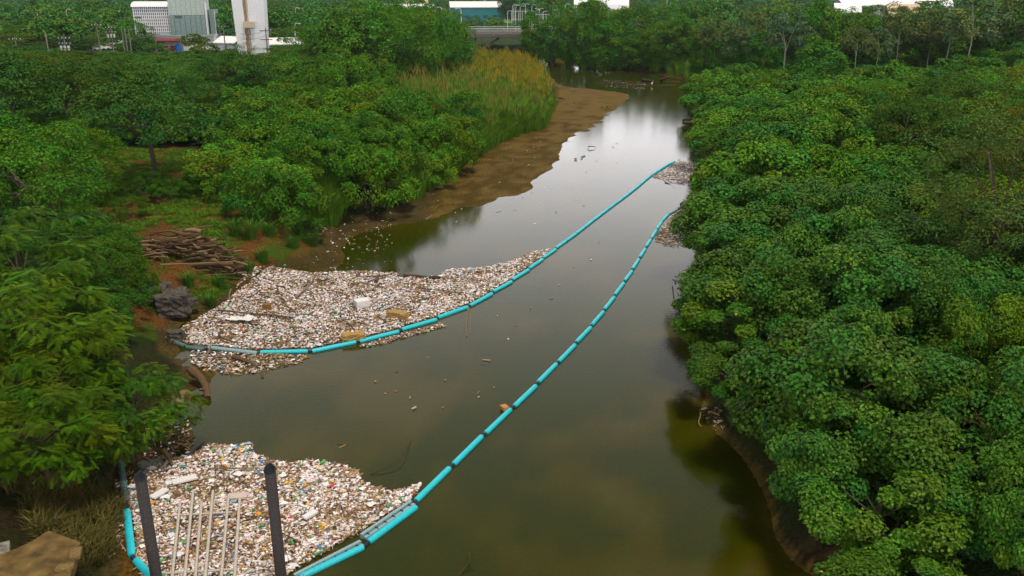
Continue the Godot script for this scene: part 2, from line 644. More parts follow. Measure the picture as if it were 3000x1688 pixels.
func land() -> void:
	var rows := []
	var z := 13.0
	while z < 430.0:
		rows.append(-z)
		z *= 1.0125
	while z < 6000.0:
		rows.append(-z)
		z *= 1.16
	var cols := 230
	var pts := PackedVector3Array()
	var tint := PackedColorArray()
	var wet := PackedByteArray()
	var clearing := ground_poly([150, 500, 300, 455, 520, 460, 640, 500, 700, 545, 760, 580, 880, 640, 850, 720, 720, 800, 600, 860, 420, 900, 260, 860, 220, 700], 2.0)
	for r in rows.size():
		for k in cols + 1:
			var u := -1.0 + 2.0 * k / cols
			var x: float = u * -rows[r] * 0.9
			var h := ground_height(x, rows[r])
			pts.push_back(Vector3(x, h, rows[r]))
			var a := nz.get_noise_2d(x * 10.0, rows[r] * 10.0)
			var e := nz.get_noise_2d(x * 40.0 + 90.0, rows[r] * 40.0)
			var c: Color
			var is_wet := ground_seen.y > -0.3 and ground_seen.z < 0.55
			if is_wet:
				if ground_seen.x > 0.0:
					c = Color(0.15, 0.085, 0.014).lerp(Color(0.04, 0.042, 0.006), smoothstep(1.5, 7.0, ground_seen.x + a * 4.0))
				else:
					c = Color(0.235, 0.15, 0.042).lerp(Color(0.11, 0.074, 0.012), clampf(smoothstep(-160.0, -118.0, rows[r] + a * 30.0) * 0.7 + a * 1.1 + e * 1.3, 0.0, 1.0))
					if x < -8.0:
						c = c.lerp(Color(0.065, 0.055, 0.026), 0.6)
			else:
				c = Color(0.045, 0.03, 0.014).lerp(Color(0.03, 0.055, 0.008), clampf(0.5 + a * 2.0, 0.0, 1.0))
				if rows[r] > -110.0 and x < 0.0 and signed(clearing, Vector2(x, rows[r])) > -1.5:
					c = Color(0.20, 0.09, 0.024).lerp(Color(0.07, 0.135, 0.012), clampf(0.45 + a * 2.4 + e * 1.2 + (-0.012 * (x + 24.0)) , 0.0, 1.0))
				elif rows[r] < -260.0:
					c = Color(0.05, 0.09, 0.02)
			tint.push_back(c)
			wet.push_back(1 if is_wet else 0)
	var soil_i := PackedInt32Array()
	var mud_i := PackedInt32Array()
	for r in rows.size() - 1:
		for k in cols:
			var i := r * (cols + 1) + k
			var j := i + cols + 1
			var six := PackedInt32Array([i, j, j + 1, i, j + 1, i + 1])
			if wet[i] + wet[i + 1] + wet[j] + wet[j + 1] > 2:
				mud_i.append_array(six)
			else:
				soil_i.append_array(six)
	var normals := PackedVector3Array()
	normals.resize(pts.size())
	for r in rows.size():
		for k in cols + 1:
			var i := r * (cols + 1) + k
			var dx := pts[i + (1 if k < cols else 0)] - pts[i - (1 if k > 0 else 0)]
			var dz := pts[i + ((cols + 1) if r < rows.size() - 1 else 0)] - pts[i - ((cols + 1) if r > 0 else 0)]
			normals[i] = dx.cross(dz).normalized()
			if normals[i].y < 0.0:
				normals[i] = -normals[i]
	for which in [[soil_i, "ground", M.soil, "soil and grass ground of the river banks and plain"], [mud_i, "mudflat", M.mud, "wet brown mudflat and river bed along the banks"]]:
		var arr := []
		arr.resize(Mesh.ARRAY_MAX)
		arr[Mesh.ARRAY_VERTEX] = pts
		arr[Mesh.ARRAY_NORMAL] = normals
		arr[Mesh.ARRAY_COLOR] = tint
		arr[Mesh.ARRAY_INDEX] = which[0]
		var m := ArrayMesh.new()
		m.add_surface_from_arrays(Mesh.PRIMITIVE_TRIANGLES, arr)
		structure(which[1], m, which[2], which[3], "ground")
	# the water: one level sheet
	var st := MB.new()
	var nx := 70
	var wz := []
	z = 12.0
	while z < 400.0:
		wz.append(-z)
		z *= 1.04
	var grid := []
	for r in wz.size():
		for k in nx + 1:
			var x: float = (-1.0 + 2.0 * k / nx) * -wz[r] * 0.5
			var q := nz.get_noise_2d(x * 4.0 + 50.0, wz[r] * 4.0) + 0.5 * nz.get_noise_2d(x * 14.0, wz[r] * 11.0 + 80.0)
			grid.append([Vector3(x, 0, wz[r]), Color(0.027, 0.033, 0.001).lerp(Color(0.058, 0.05, 0.005), clampf(q * 1.6 + 0.15, 0.0, 1.0))])
	for r in wz.size() - 1:
		for k in nx:
			var i := r * (nx + 1) + k
			var j := i + nx + 1
			for e in [i, j, j + 1, i, j + 1, i + 1]:
				st.v.push_back(grid[e][0])
				st.c.push_back(grid[e][1])
				st.n.push_back(Vector3.UP)
	structure("river_water", st.mesh(), M.water, "murky olive brown river water reflecting the overcast sky", "water")


func species_list() -> void:
	species("hibiscus", 5, {"r": Vector3(2.6, 2.0, 2.6), "cy": 2.3, "clumps": 46, "per": 400, "leaf": 0.12, "wide": 0.11, "heart": true, "base": Color(0.05, 0.15, 0.012), "low": -0.75, "puff": 1.05, "squash": 0.8, "up": 0.5, "trunk": 0.1, "stems": 4, "limbs": 8, "mat": "leaf_glossy", "sere": 0.0006, "inner": 0.72})
	species("hibiscus_lime", 3, {"r": Vector3(2.5, 1.9, 2.5), "cy": 2.1, "clumps": 42, "per": 360, "leaf": 0.115, "wide": 0.09, "heart": true, "base": Color(0.09, 0.20, 0.009), "low": -0.7, "puff": 1.05, "squash": 0.8, "up": 0.5, "trunk": 0.1, "stems": 4, "limbs": 8, "inner": 0.72})
	species("thicket", 5, {"r": Vector3(2.3, 1.6, 2.3), "cy": 1.7, "clumps": 60, "per": 150, "leaf": 0.15, "wide": 0.065, "base": Color(0.042, 0.125, 0.008), "low": -0.6, "puff": 0.75, "squash": 0.9, "up": 0.5, "trunk": 0.07, "stems": 5, "limbs": 6})
	species("hibiscus_mid", 4, {"r": Vector3(2.6, 2.0, 2.6), "cy": 2.3, "clumps": 36, "per": 215, "leaf": 0.2, "wide": 0.165, "base": Color(0.066, 0.19, 0.015), "low": -0.75, "puff": 1.05, "squash": 0.85, "up": 0.6, "inner": 0.72, "trunk": 0.1, "stems": 4, "limbs": 6})
	species("lime_mid", 3, {"r": Vector3(2.5, 1.9, 2.5), "cy": 2.1, "clumps": 36, "per": 200, "leaf": 0.2, "wide": 0.13, "base": Color(0.095, 0.225, 0.013), "low": -0.7, "puff": 1.05, "squash": 0.85, "up": 0.6, "inner": 0.72, "trunk": 0.1, "stems": 4, "limbs": 6})
	species("thicket_mid", 5, {"r": Vector3(2.3, 1.6, 2.3), "cy": 1.7, "clumps": 44, "per": 170, "leaf": 0.2, "wide": 0.085, "base": Color(0.062, 0.175, 0.01), "low": -0.6, "puff": 0.85, "squash": 0.85, "up": 0.6, "inner": 0.65, "trunk": 0.07, "stems": 5, "limbs": 6})
	species("round_tree", 3, {"r": Vector3(6.0, 3.9, 6.0), "cy": 6.2, "clumps": 80, "per": 170, "leaf": 0.36, "wide": 0.16, "base": Color(0.05, 0.135, 0.014), "low": -0.45, "trunk": 0.32, "limbs": 12, "squash": 0.55, "puff": 1.0, "inner": 0.65})
	species("wood_tree", 5, {"r": Vector3(5.0, 5.0, 5.0), "cy": 5.2, "clumps": 90, "per": 115, "leaf": 0.44, "wide": 0.24, "base": Color(0.07, 0.19, 0.014), "low": -0.97, "trunk": 0.3, "limbs": 8, "squash": 0.7, "puff": 0.95, "inner": 0.75})
	species("light_tree", 3, {"r": Vector3(5.0, 4.4, 5.0), "cy": 5.4, "clumps": 80, "per": 170, "leaf": 0.3, "wide": 0.14, "base": Color(0.07, 0.19, 0.01), "low": -0.95, "trunk": 0.28, "limbs": 12, "squash": 0.7, "puff": 0.95, "mat": "leaf_soft", "inner": 0.7})
	species("spreading_tree", 3, {"r": Vector3(7.0, 3.4, 7.0), "cy": 6.2, "clumps": 70, "per": 160, "leaf": 0.36, "wide": 0.13, "base": Color(0.066, 0.15, 0.011), "low": -0.35, "trunk": 0.35, "limbs": 14, "squash": 0.28, "puff": 1.15, "mat": "leaf_soft"})
	species("vine_tree", 3, {"r": Vector3(2.6, 5.6, 2.6), "cy": 6.0, "clumps": 70, "per": 130, "leaf": 0.36, "wide": 0.22, "base": Color(0.066, 0.2, 0.012), "low": -0.98, "inner": 0.75, "trunk": 0.3, "limbs": 3, "squash": 1.0, "puff": 0.95})
	species("pale_tree", 3, {"r": Vector3(4.0, 4.2, 4.0), "cy": 10.3, "clumps": 60, "per": 60, "leaf": 0.5, "wide": 0.26, "base": Color(0.10, 0.17, 0.06), "low": -0.7, "trunk": 0.16, "limbs": 3, "puff": 0.9, "bark": "bark_pale", "mat": "leaf_soft"})
	species("olive_tree", 2, {"r": Vector3(4.6, 5.6, 4.6), "cy": 7.0, "clumps": 150, "per": 170, "leaf": 0.22, "wide": 0.08, "base": Color(0.085, 0.135, 0.02), "low": -0.95, "trunk": 0.2, "limbs": 16, "puff": 0.8, "bark": "bark", "mat": "leaf_soft"})
	species("feather_tree", 3, {"r": Vector3(3.4, 2.6, 3.4), "cy": 4.4, "clumps": 64, "per": 52, "leaf": 0.5, "wide": 0.15, "radial": 1.6, "feather": true, "base": Color(0.05, 0.115, 0.004), "low": -0.75, "trunk": 0.16, "limbs": 14, "squash": 0.55, "mat": "leaf_soft", "up": 0.85})
	species("far_tree", 5, {"r": Vector3(5.5, 4.4, 5.5), "cy": 4.8, "clumps": 50, "per": 58, "leaf": 0.75, "wide": 0.45, "base": Color(0.07, 0.2, 0.024), "low": -0.95, "trunk": 0.3, "limbs": 3, "squash": 0.6, "puff": 1.0, "inner": 0.7})
	species("far_flat_tree", 3, {"r": Vector3(6.5, 3.2, 6.5), "cy": 5.8, "clumps": 46, "per": 36, "leaf": 0.95, "wide": 0.5, "base": Color(0.08, 0.175, 0.018), "low": -0.5, "trunk": 0.3, "limbs": 4, "squash": 0.3, "puff": 1.2, "mat": "leaf_soft"})
	species("cypress", 2, {"r": Vector3(1.5, 9.0, 1.5), "cy": 9.0, "clumps": 50, "per": 50, "leaf": 0.6, "wide": 0.2, "base": Color(0.022, 0.06, 0.018), "low": -0.98, "trunk": 0.2, "limbs": 2, "squash": 1.3})


func slab(parent: Node3D, called: String, at: Vector3, size: Vector3, m: Material) -> MeshInstance3D:
	return part(parent, called, boxm(size), m, at)


func pitched(parent: Node3D, called: String, at: Vector3, size: Vector3, m: Material, thick := 0.25) -> MeshInstance3D:
	# two roof slopes with the ridge along x; size.y is the rise
	var b := MB.new()
	var h := size / 2.0
	for s in [-1.0, 1.0]:
		var a := Vector3(-h.x, 0, s * h.z)
		var c := Vector3(h.x, 0, s * h.z)
		var d := Vector3(h.x, size.y, 0)
		var e := Vector3(-h.x, size.y, 0)
		var t := Vector3(0, thick, 0)
		if s > 0:
			b.quad(a + t, e + t, d + t, c + t)
			b.quad(a, c, d, e)
			b.quad(a, a + t, c + t, c)
		else:
			b.quad(c + t, d + t, e + t, a + t)
			b.quad(c, a, e, d)
			b.quad(c, c + t, a + t, a)
		for x in [[a, e], [c, d]]:
			b.quad(x[0], x[1], x[1] + t, x[0] + t)
			b.quad(x[0] + t, x[1] + t, x[1], x[0])
	return part(parent, called, b.mesh(), m, at)


func vault(parent: Node3D, called: String, at: Vector3, size: Vector3, m: Material, steps := 12) -> MeshInstance3D:
	# a barrel roof, its axis along x
	var b := MB.new()
	for i in steps:
		var p := []
		for k in [i, i + 1]:
			var a: float = PI * k / steps
			p.append(Vector3(0, sin(a) * size.y, cos(a) * size.z / 2.0))
		var hx := Vector3(size.x / 2.0, 0, 0)
		b.quad(p[0] - hx, p[1] - hx, p[1] + hx, p[0] + hx)
		b.tri(Vector3(hx.x, 0, 0), p[0] + hx, p[1] + hx)
		b.tri(Vector3(-hx.x, 0, 0), p[1] - hx, p[0] - hx)
	return part(parent, called, b.mesh(), m, at)


func buildings() -> void:
	# white block with a lattice front and a grey panelled stair tower
	var z0 := -282.0
	var base := at_depth(515, 150, z0)
	base.y = 2.6
	var k := 280.0 * cos(tilt - 0.05) / F * 1.08  # metres for one picture pixel there
	var o := thing("lattice_building", "white building with lattice screen front and tall grey panelled block", "building", base, 0.1)
	var px := func(x: float) -> float: return (x - 515.0) * k
	var py := func(y: float) -> float: return (152.0 - y) * k
	slab(o, "wall", Vector3(px.call(528), py.call(129), -5.0), Vector3(196 * k, 46 * k, 9.8), M.white)
	var ledge := slab(o, "string_course", Vector3(px.call(522), py.call(106), -4.6), Vector3(200 * k, 0.3, 10.2), M.panel)
	slab(ledge, "drip_edge", Vector3(0, -0.25, 0.1), Vector3(200 * k, 0.14, 10.2), M.white)
	slab(o, "shade_backing", Vector3(px.call(465), py.call(68), -5.9), Vector3(108 * k, 74 * k, 8.6), M.glass)  # dark block behind the lattice, its colour standing in for shade in the openings
	for i in 19:
		var fin := slab(o, "fin", Vector3(px.call(414.0 + i * 5.4), py.call(68), -1.1), Vector3(0.26, 74 * k, 0.5), M.white)
		fin.rotation.z = 0.0
	for i in 9:
		slab(o, "bar", Vector3(px.call(463), py.call(105.0 - i * 8.2), -1.25), Vector3(103 * k, 0.3, 0.5), M.white)
	vault(o, "roof", Vector3(px.call(463), py.call(33), -5.2), Vector3(106 * k, 14 * k, 9.6), M.white_roof)
	slab(o, "panel_block", Vector3(px.call(557), py.call(80), -3.4), Vector3(92 * k, 52 * k, 7.6), M.panel)
	var cap := slab(o, "upper_panel_block", Vector3(px.call(556), py.call(30.4), -3.4), Vector3(92.6 * k, 46.8 * k, 7.7), M.panel_pale)
	for i in 7:
		slab(cap, "panel_joint", Vector3((i - 3) * 13.0 * k, 0, 3.86), Vector3(0.07, 46 * k, 0.06), M.panel)
	for i in 6:
		slab(o, "panel_seam", Vector3(px.call(557) + (i - 2.5) * 14.0 * k, py.call(80), 0.43), Vector3(0.07, 51 * k, 0.06), M.concrete_dirty)
	slab(o, "slot_window", Vector3(px.call(534), py.call(58.5), 0.44), Vector3(19 * k, 5 * k, 0.14), M.glass)
	slab(o, "low_window", Vector3(px.call(538), py.call(128.5), 0.0), Vector3(19 * k, 4 * k, 0.14), M.glass)
	slab(o, "corner_pier", Vector3(px.call(605.5), py.call(72), -0.6), Vector3(4 * k, 100 * k, 1.0), M.white)
	slab(o, "side_wing", Vector3(px.call(616), py.call(82), -5.5), Vector3(15 * k, 84 * k, 5.0), M.panel)
	slab(o, "downpipe", Vector3(px.call(623.0), py.call(88), -2.8), Vector3(1.6 * k, 90 * k, 0.3), M.galvanised)
	# red-roofed sheds in front of it
	for q in [[478, 117, 520, 104, 27], [485, 139, 262, 74, 10]]:
		var p := at_depth(q[0], q[1], z0 + 8.0)
		var s := thing("canopy_shed", "long open shed with dark red roof before the white wall" if q[3] > 80 else "short low shed with dark red roof beside the blue tank", "shed", Vector3(p.x, 2.6, p.z), 0.08)
		var w: float = q[3] * k
		var hh: float = p.y - 2.6
		var rf := slab(s, "roof", Vector3(0, hh, 0), Vector3(w, 0.3, 3.4), M.red_roof)
		rf.rotation.x = 0.2
		for i in 4:
			slab(s, "post", Vector3((i - 1.5) * w * 0.31, hh * 0.5 - 0.1, 1.2), Vector3(0.16, hh - 0.2, 0.16), M.galvanised)
		slab(s, "back_wall", Vector3(0, hh * 0.45, -1.3), Vector3(w * 0.9, hh * 0.85, 0.15), M.white)
	var bt := at_depth(523, 142, z0 + 10.0)
	var tank := thing("water_tank", "blue upright water tank beside the red-roofed sheds", "tank", Vector3(bt.x, 2.6, bt.z))
	var tb := MB.new()
	tb.tube([Vector3(0, 0, 0), Vector3(0, 2.6, 0), Vector3(0, 3.1, 0), Vector3(0, 3.3, 0)], [0.9, 0.9, 0.6, 0.2], 14)
	part(tank, "body", tb.mesh(), M.blue)
	slab(tank, "lid", Vector3(0, 3.4, 0), Vector3(0.5, 0.15, 0.5), M.blue)

	# the white water tower shaft, its top beyond the frame
	var t0 := at_depth(748, 186, -226.0)
	t0.y = 2.4
	var t := thing("water_tower", "tall white concrete tower shaft with rust stained drain", "tower", t0, 0.16)
	var b := MB.new()
	var lo := 3.35
	var hi := 4.1
	var tall := 25.0
	var ring := func(r: float, y: float) -> Array: return [Vector3(-r, y, r), Vector3(r, y, r), Vector3(r, y, -r), Vector3(-r, y, -r)]
	var pa: Array = ring.call(lo, 0.0)
	var pb: Array = ring.call(hi, tall)
	for i in 4:
		var j := (i + 1) % 4
		b.quad(pa[i], pb[i], pb[j], pa[j])
	b.quad(pb[0], pb[3], pb[2], pb[1])
	part(t, "shaft", b.mesh(), M.white)
	slab(t, "tank_head", Vector3(0, tall + 1.8, 0), Vector3(10.5, 3.4, 10.5), M.white)
	# face of the shaft leans out by this much for each metre of height
	var face := func(y: float) -> float: return lerpf(lo, hi, y / tall)
	var box_y := 10.6
	slab(t, "drain_box", Vector3(-0.2, box_y, face.call(box_y) + 0.45), Vector3(2.7, 1.5, 1.0), M.cream)
	var pipe := MB.new()
	pipe.tube([Vector3(-0.35, box_y + 0.7, face.call(box_y + 0.7) + 0.2), Vector3(-0.35, tall, hi + 0.2)], [0.13, 0.13], 8)
	pipe.tube([Vector3(-0.35, 0, lo + 0.2), Vector3(-0.35, box_y - 0.7, face.call(box_y - 0.7) + 0.2)], [0.1, 0.1], 8)
	part(t, "drain_pipe", pipe.mesh(), M.cream)
	for e in [[box_y + 0.75, tall, 0.55], [1.0, box_y - 0.8, 0.62]]:
		var st := MB.new()
		var steps := 14
		for i in steps:
			var y0: float = lerpf(e[0], e[1], i / float(steps))
			var y1: float = lerpf(e[0], e[1], (i + 1) / float(steps))
			var w0: float = e[2] * (1.0 + 0.5 * nz.get_noise_1d(i * 40.0))
			var w1: float = e[2] * (1.0 + 0.5 * nz.get_noise_1d((i + 1) * 40.0))
			st.quad(Vector3(-0.7 - w0, y0, face.call(y0) + 0.012), Vector3(-0.7 - w1, y1, face.call(y1) + 0.012), Vector3(-0.7 + w1, y1, face.call(y1) + 0.012), Vector3(-0.7 + w0, y0, face.call(y0) + 0.012))
		part(t, "rust_stain", st.mesh(), M.rust)
	for e in [[-1.8, 6.4], [1.6, 3.4], [0.6, 5.6]]:
		slab(t, "floodlight", Vector3(e[0], e[1], face.call(e[1]) + 0.35), Vector3(0.7, 0.22, 0.5), M.galvanised)

	# low white-roofed buildings beside the tower
	for q in [[828, 150, -246.0, 8.5, 4.2, "low pale building with white gable roof behind the water tower", 0.5], [682, 150, -250.0, 5.0, 4.4, "small white-roofed building showing one eave past the water tower", -0.3]]:
		var p := at_depth(q[0], q[1], q[2])
		p.y = 2.6
		var w := thing("gatehouse", q[5], "building", p, q[6])
		slab(w, "wall", Vector3(0, q[4] * 0.5, 0), Vector3(q[3], q[4], 6.0), M.white)
		slab(w, "window", Vector3(q[3] * 0.2, q[4] * 0.45, 3.0), Vector3(2.2, 2.2, 0.12), M.glass)
		slab(w, "fascia", Vector3(0, q[4] + 0.1, 3.3), Vector3(q[3] + 1.6, 0.3, 0.2), M.panel)
		pitched(w, "roof", Vector3(0, q[4] + 0.2, 0), Vector3(q[3] + 2.0, 1.6, 8.0), M.white_roof)

	# halls far beyond the bridge
	hall("teal sided factory hall with white low gable roof", 1392, 40, -640.0, 138, 34, M.teal, M.white_roof, "gable", 0.12)
	hall("long white factory roof low behind the trees", 1180, 30, -560.0, 170, 16, M.cream, M.white_roof, "gable", -0.1)
	hall("small cream house with tan roof above the long white roof", 1200, 14, -700.0, 26, 14, M.cream, M.tan_roof, "gable", 0.2)
	hall("second cream house with tan roof beside a taller tree", 1240, 14, -705.0, 26, 14, M.cream, M.tan_roof, "gable", 0.2)
	hall("white barrel-roofed sports hall with blue side wall", 1760, 40, -560.0, 145, 52, M.blue, M.white_roof, "vault", -0.06)
	hall("large white warehouse roofs behind the tall trees", 2560, 40, -470.0, 230, 52, M.white, M.white_roof, "gable", 0.1)
	hall("white warehouse with blue end wall among the roofs", 2480, 42, -430.0, 70, 30, M.teal, M.white_roof, "gable", -0.15)
	hall("tan roofed shed in front of the white warehouses", 2640, 46, -400.0, 90, 30, M.cream, M.tan_roof, "gable", 0.05)
	hall("white flat warehouse past the tan roofed shed", 2720, 36, -520.0, 110, 40, M.white, M.white_roof, "gable", 0.0)
	hall("distant pale roof between hazy trees", 1420, 8, -1100.0, 110, 16, M.white, M.white_roof, "gable", 0.0)
	# sports lawn
	var lawn := MB.new()
	for q in [[1425, 68], [1425, 57], [1500, 57], [1500, 68]]:
		lawn.v.push_back(gp(q[0], q[1], 3.3))
	var cs := lawn.v.duplicate()
	lawn.v.clear()
	lawn.quad(cs[0], cs[1], cs[2], cs[3])
	structure("lawn", lawn.mesh(), M.lawn, "bright mown lawn beyond the bridge", "lawn")


func hall(label: String, px: float, base_py: float, z: float, wide_px: float, tall_px: float, wall: Material, roof: Material, form: String, turn: float) -> void:
	var p := at_depth(px, base_py, z)
	var k := -z / F * 1.04
	var top := at_depth(px, base_py - tall_px, z).y
	var o := thing("factory_hall", label, "building", Vector3(p.x, 2.9, z), turn)
	var w := wide_px * k
	var h := maxf(top - 2.9, 4.0)
	var deep := w * 0.5
	if form == "gable":
		slab(o, "wall", Vector3(0, h * 0.35, 0), Vector3(w * 0.97, h * 0.7, deep * 0.94), wall)
		pitched(o, "roof", Vector3(0, h * 0.7, 0), Vector3(w, h * 0.3, deep), roof, 0.5)
	else:
		slab(o, "wall", Vector3(0, h * 0.2, 0), Vector3(w * 0.97, h * 0.4, deep * 0.94), wall)
		vault(o, "roof", Vector3(0, h * 0.4, 0), Vector3(w, h * 0.6, deep), roof)
	for i in 5:
		slab(o, "window", Vector3((i - 2) * w * 0.18, h * 0.22, deep * 0.47 + 0.06), Vector3(w * 0.08, h * 0.14, 0.14), M.glass)


func bridge() -> void:
	var z := -312.0
	var x0 := at_depth(1230, 100, z).x
	var x1 := at_depth(1660, 100, z).x
	var mid := (x0 + x1) / 2.0
	var w := x1 - x0
	var hy := func(y: float) -> float: return at_depth(1400, y, z).y
	var o := thing("road_bridge", "grey concrete road bridge with steel railings over the river", "bridge", Vector3(mid, 0, z))
	var deck: float = hy.call(101.0)
	var under: float = hy.call(111.0)
	var rail: float = hy.call(84.0)
	slab(o, "deck", Vector3(0, deck - 0.35, -11.0), Vector3(w, 0.7, 22.0), M.concrete)
	slab(o, "carriageway", Vector3(0, deck + 0.03, -11.0), Vector3(w, 0.05, 19.0), M.asphalt)
	for i in 4:
		slab(o, "girder", Vector3(0, (deck - 0.7 + under) / 2.0, -0.8 - i * 6.6), Vector3(w, deck - 0.7 - under, 0.7), M.concrete)
	for s in [0.0, -22.0]:
		var r := Node3D.new()
		r.name = "railing"
		o.add_child(r, true)
		r.position = Vector3(0, deck, s)
		slab(r, "kerb", Vector3(0, 0.25, 0), Vector3(w, 0.5, 0.35), M.concrete)
		slab(r, "rail", Vector3(0, rail - deck - 0.1, 0), Vector3(w, 0.18, 0.16), M.galvanised)
		slab(r, "rail", Vector3(0, (rail - deck) * 0.62, 0), Vector3(w, 0.14, 0.14), M.galvanised)
		for i in 22:
			slab(r, "post", Vector3(-w / 2.0 + (i + 0.5) * w / 22.0, (rail - deck) * 0.5, -0.2), Vector3(0.2, rail - deck - 0.1, 0.2), M.concrete)
	var px: float = at_depth(1377, 120, z).x - mid
	var cap_lo: float = hy.call(125.0)
	slab(o, "pier_cap", Vector3(px, (under + cap_lo) / 2.0, -10.6), Vector3(3.0, under - cap_lo, 22.4), M.concrete)
	for i in 3:
		slab(o, "pier", Vector3(px + 0.1, cap_lo / 2.0 - 0.4, -1.6 - i * 9.0), Vector3(1.2, cap_lo + 0.8, 1.4), M.concrete)
	for s in [-1.0, 1.0]:
		var sl := slab(o, "abutment", Vector3(s * w * 0.47, under * 0.5 - 0.3, -11.0), Vector3(7.0, under, 22.0), M.concrete)
		sl.rotation.z = s * -0.15
	var slope := slab(o, "slope_paving", Vector3(at_depth(1440, 128, z).x - mid, hy.call(129.0), -16.0), Vector3(9.0, 0.4, 16.0), M.concrete)
	slope.rotation.z = 0.55


func float_mesh(ln: float, r: float) -> ArrayMesh:
	# a pipe float with rounded ends and one long moulded slot
	var b := MB.new()
	var sides := 20
	var xs := [-0.5, -0.485, -0.47, -0.43, -0.42, 0.42, 0.43, 0.47, 0.485, 0.5]
	var rr := [0.72, 0.93, 1.0, 1.0, 1.0, 1.0, 1.0, 1.0, 0.93, 0.72]
	var ring := func(i: int, k: int) -> Array:
		var a := TAU * k / sides
		var q: float = rr[i] * r
		if k % sides == 7 and i > 3 and i < 6:
			q *= 0.74
		return [Vector3(xs[i] * ln, sin(a) * q, cos(a) * q), Vector3(0, sin(a), cos(a))]
	for i in xs.size() - 1:
		for k in sides:
			var p: Array = ring.call(i, k)
			var q: Array = ring.call(i, k + 1)
			var s: Array = ring.call(i + 1, k + 1)
			var t: Array = ring.call(i + 1, k)
			if (k == 6 or k == 7) and i > 2 and i < 7:
				b.quad(p[0], q[0], s[0], t[0])
			else:
				b.smooth_tri(p[0], q[0], s[0], p[1], q[1], s[1])
				b.smooth_tri(p[0], s[0], t[0], p[1], s[1], t[1])
	for e in [0, xs.size() - 1]:
		for k in sides:
			var p: Array = ring.call(e, k)
			var q: Array = ring.call(e, k + 1)
			var c := Vector3(xs[e] * ln, 0, 0)
			if e == 0:
				b.tri(c, q[0], p[0])
			else:
				b.tri(c, p[0], q[0])
	return b.mesh()


func lay_boom(o: Node3D, segs: Array, r: float, kinds: Dictionary) -> void:
	# segs: pairs of picture points at the waterline axis of each float
	var last := Vector3.ZERO
	var mesh := float_mesh(1.0, 1.0)
	var link := boxm(Vector3(1, 1, 1))
	for i in segs.size():
		var s: Array = segs[i]
		var h := r * 0.35
		var a := gp(s[0], s[1], h)
		var b := gp(s[2], s[3], h)
		var d := b - a
		var m: Material = M[kinds.get(i, "boom")]
		var f := part(o, "float", mesh, m, (a + b) / 2.0)
		f.basis = Basis(Vector3.UP, atan2(-d.z, d.x)) * Basis(Vector3.RIGHT, -0.15 + 0.12 * sin(i * 2.3)) * Basis.from_scale(Vector3(d.length(), r, r))
		if i > 0 and last.distance_to(a) < 2.0:
			var g := a - last
			var c := part(o, "connector", link, M.link, (a + last) / 2.0)
			c.basis = Basis(Vector3.UP, atan2(-g.z, g.x)) * Basis.from_scale(Vector3(g.length() + 0.1, r * 0.6, r * 0.9))
		last = b


func resample(list: Array, step: float) -> Array:
	# picture polyline -> picture segments of even length on the water
	var pts := []
	for i in range(0, list.size(), 2):
		pts.append(gp(list[i], list[i + 1], 0.05))
	var out := []
	var cur: Vector3 = pts[0]
	var i := 0
	var need := step
	var start := cur
	while i < pts.size() - 1:
		var d: Vector3 = pts[i + 1] - cur
		if d.length() >= need:
			cur += d.normalized() * need
			var a := proj(start)
			var e := (cur - start).normalized()
			var b := proj(cur - e * 0.12)
			out.append([a.x, a.y, b.x, b.y])
			start = cur
			need = step
		else:
			need -= d.length()
			i += 1
			cur = pts[i]
	return out


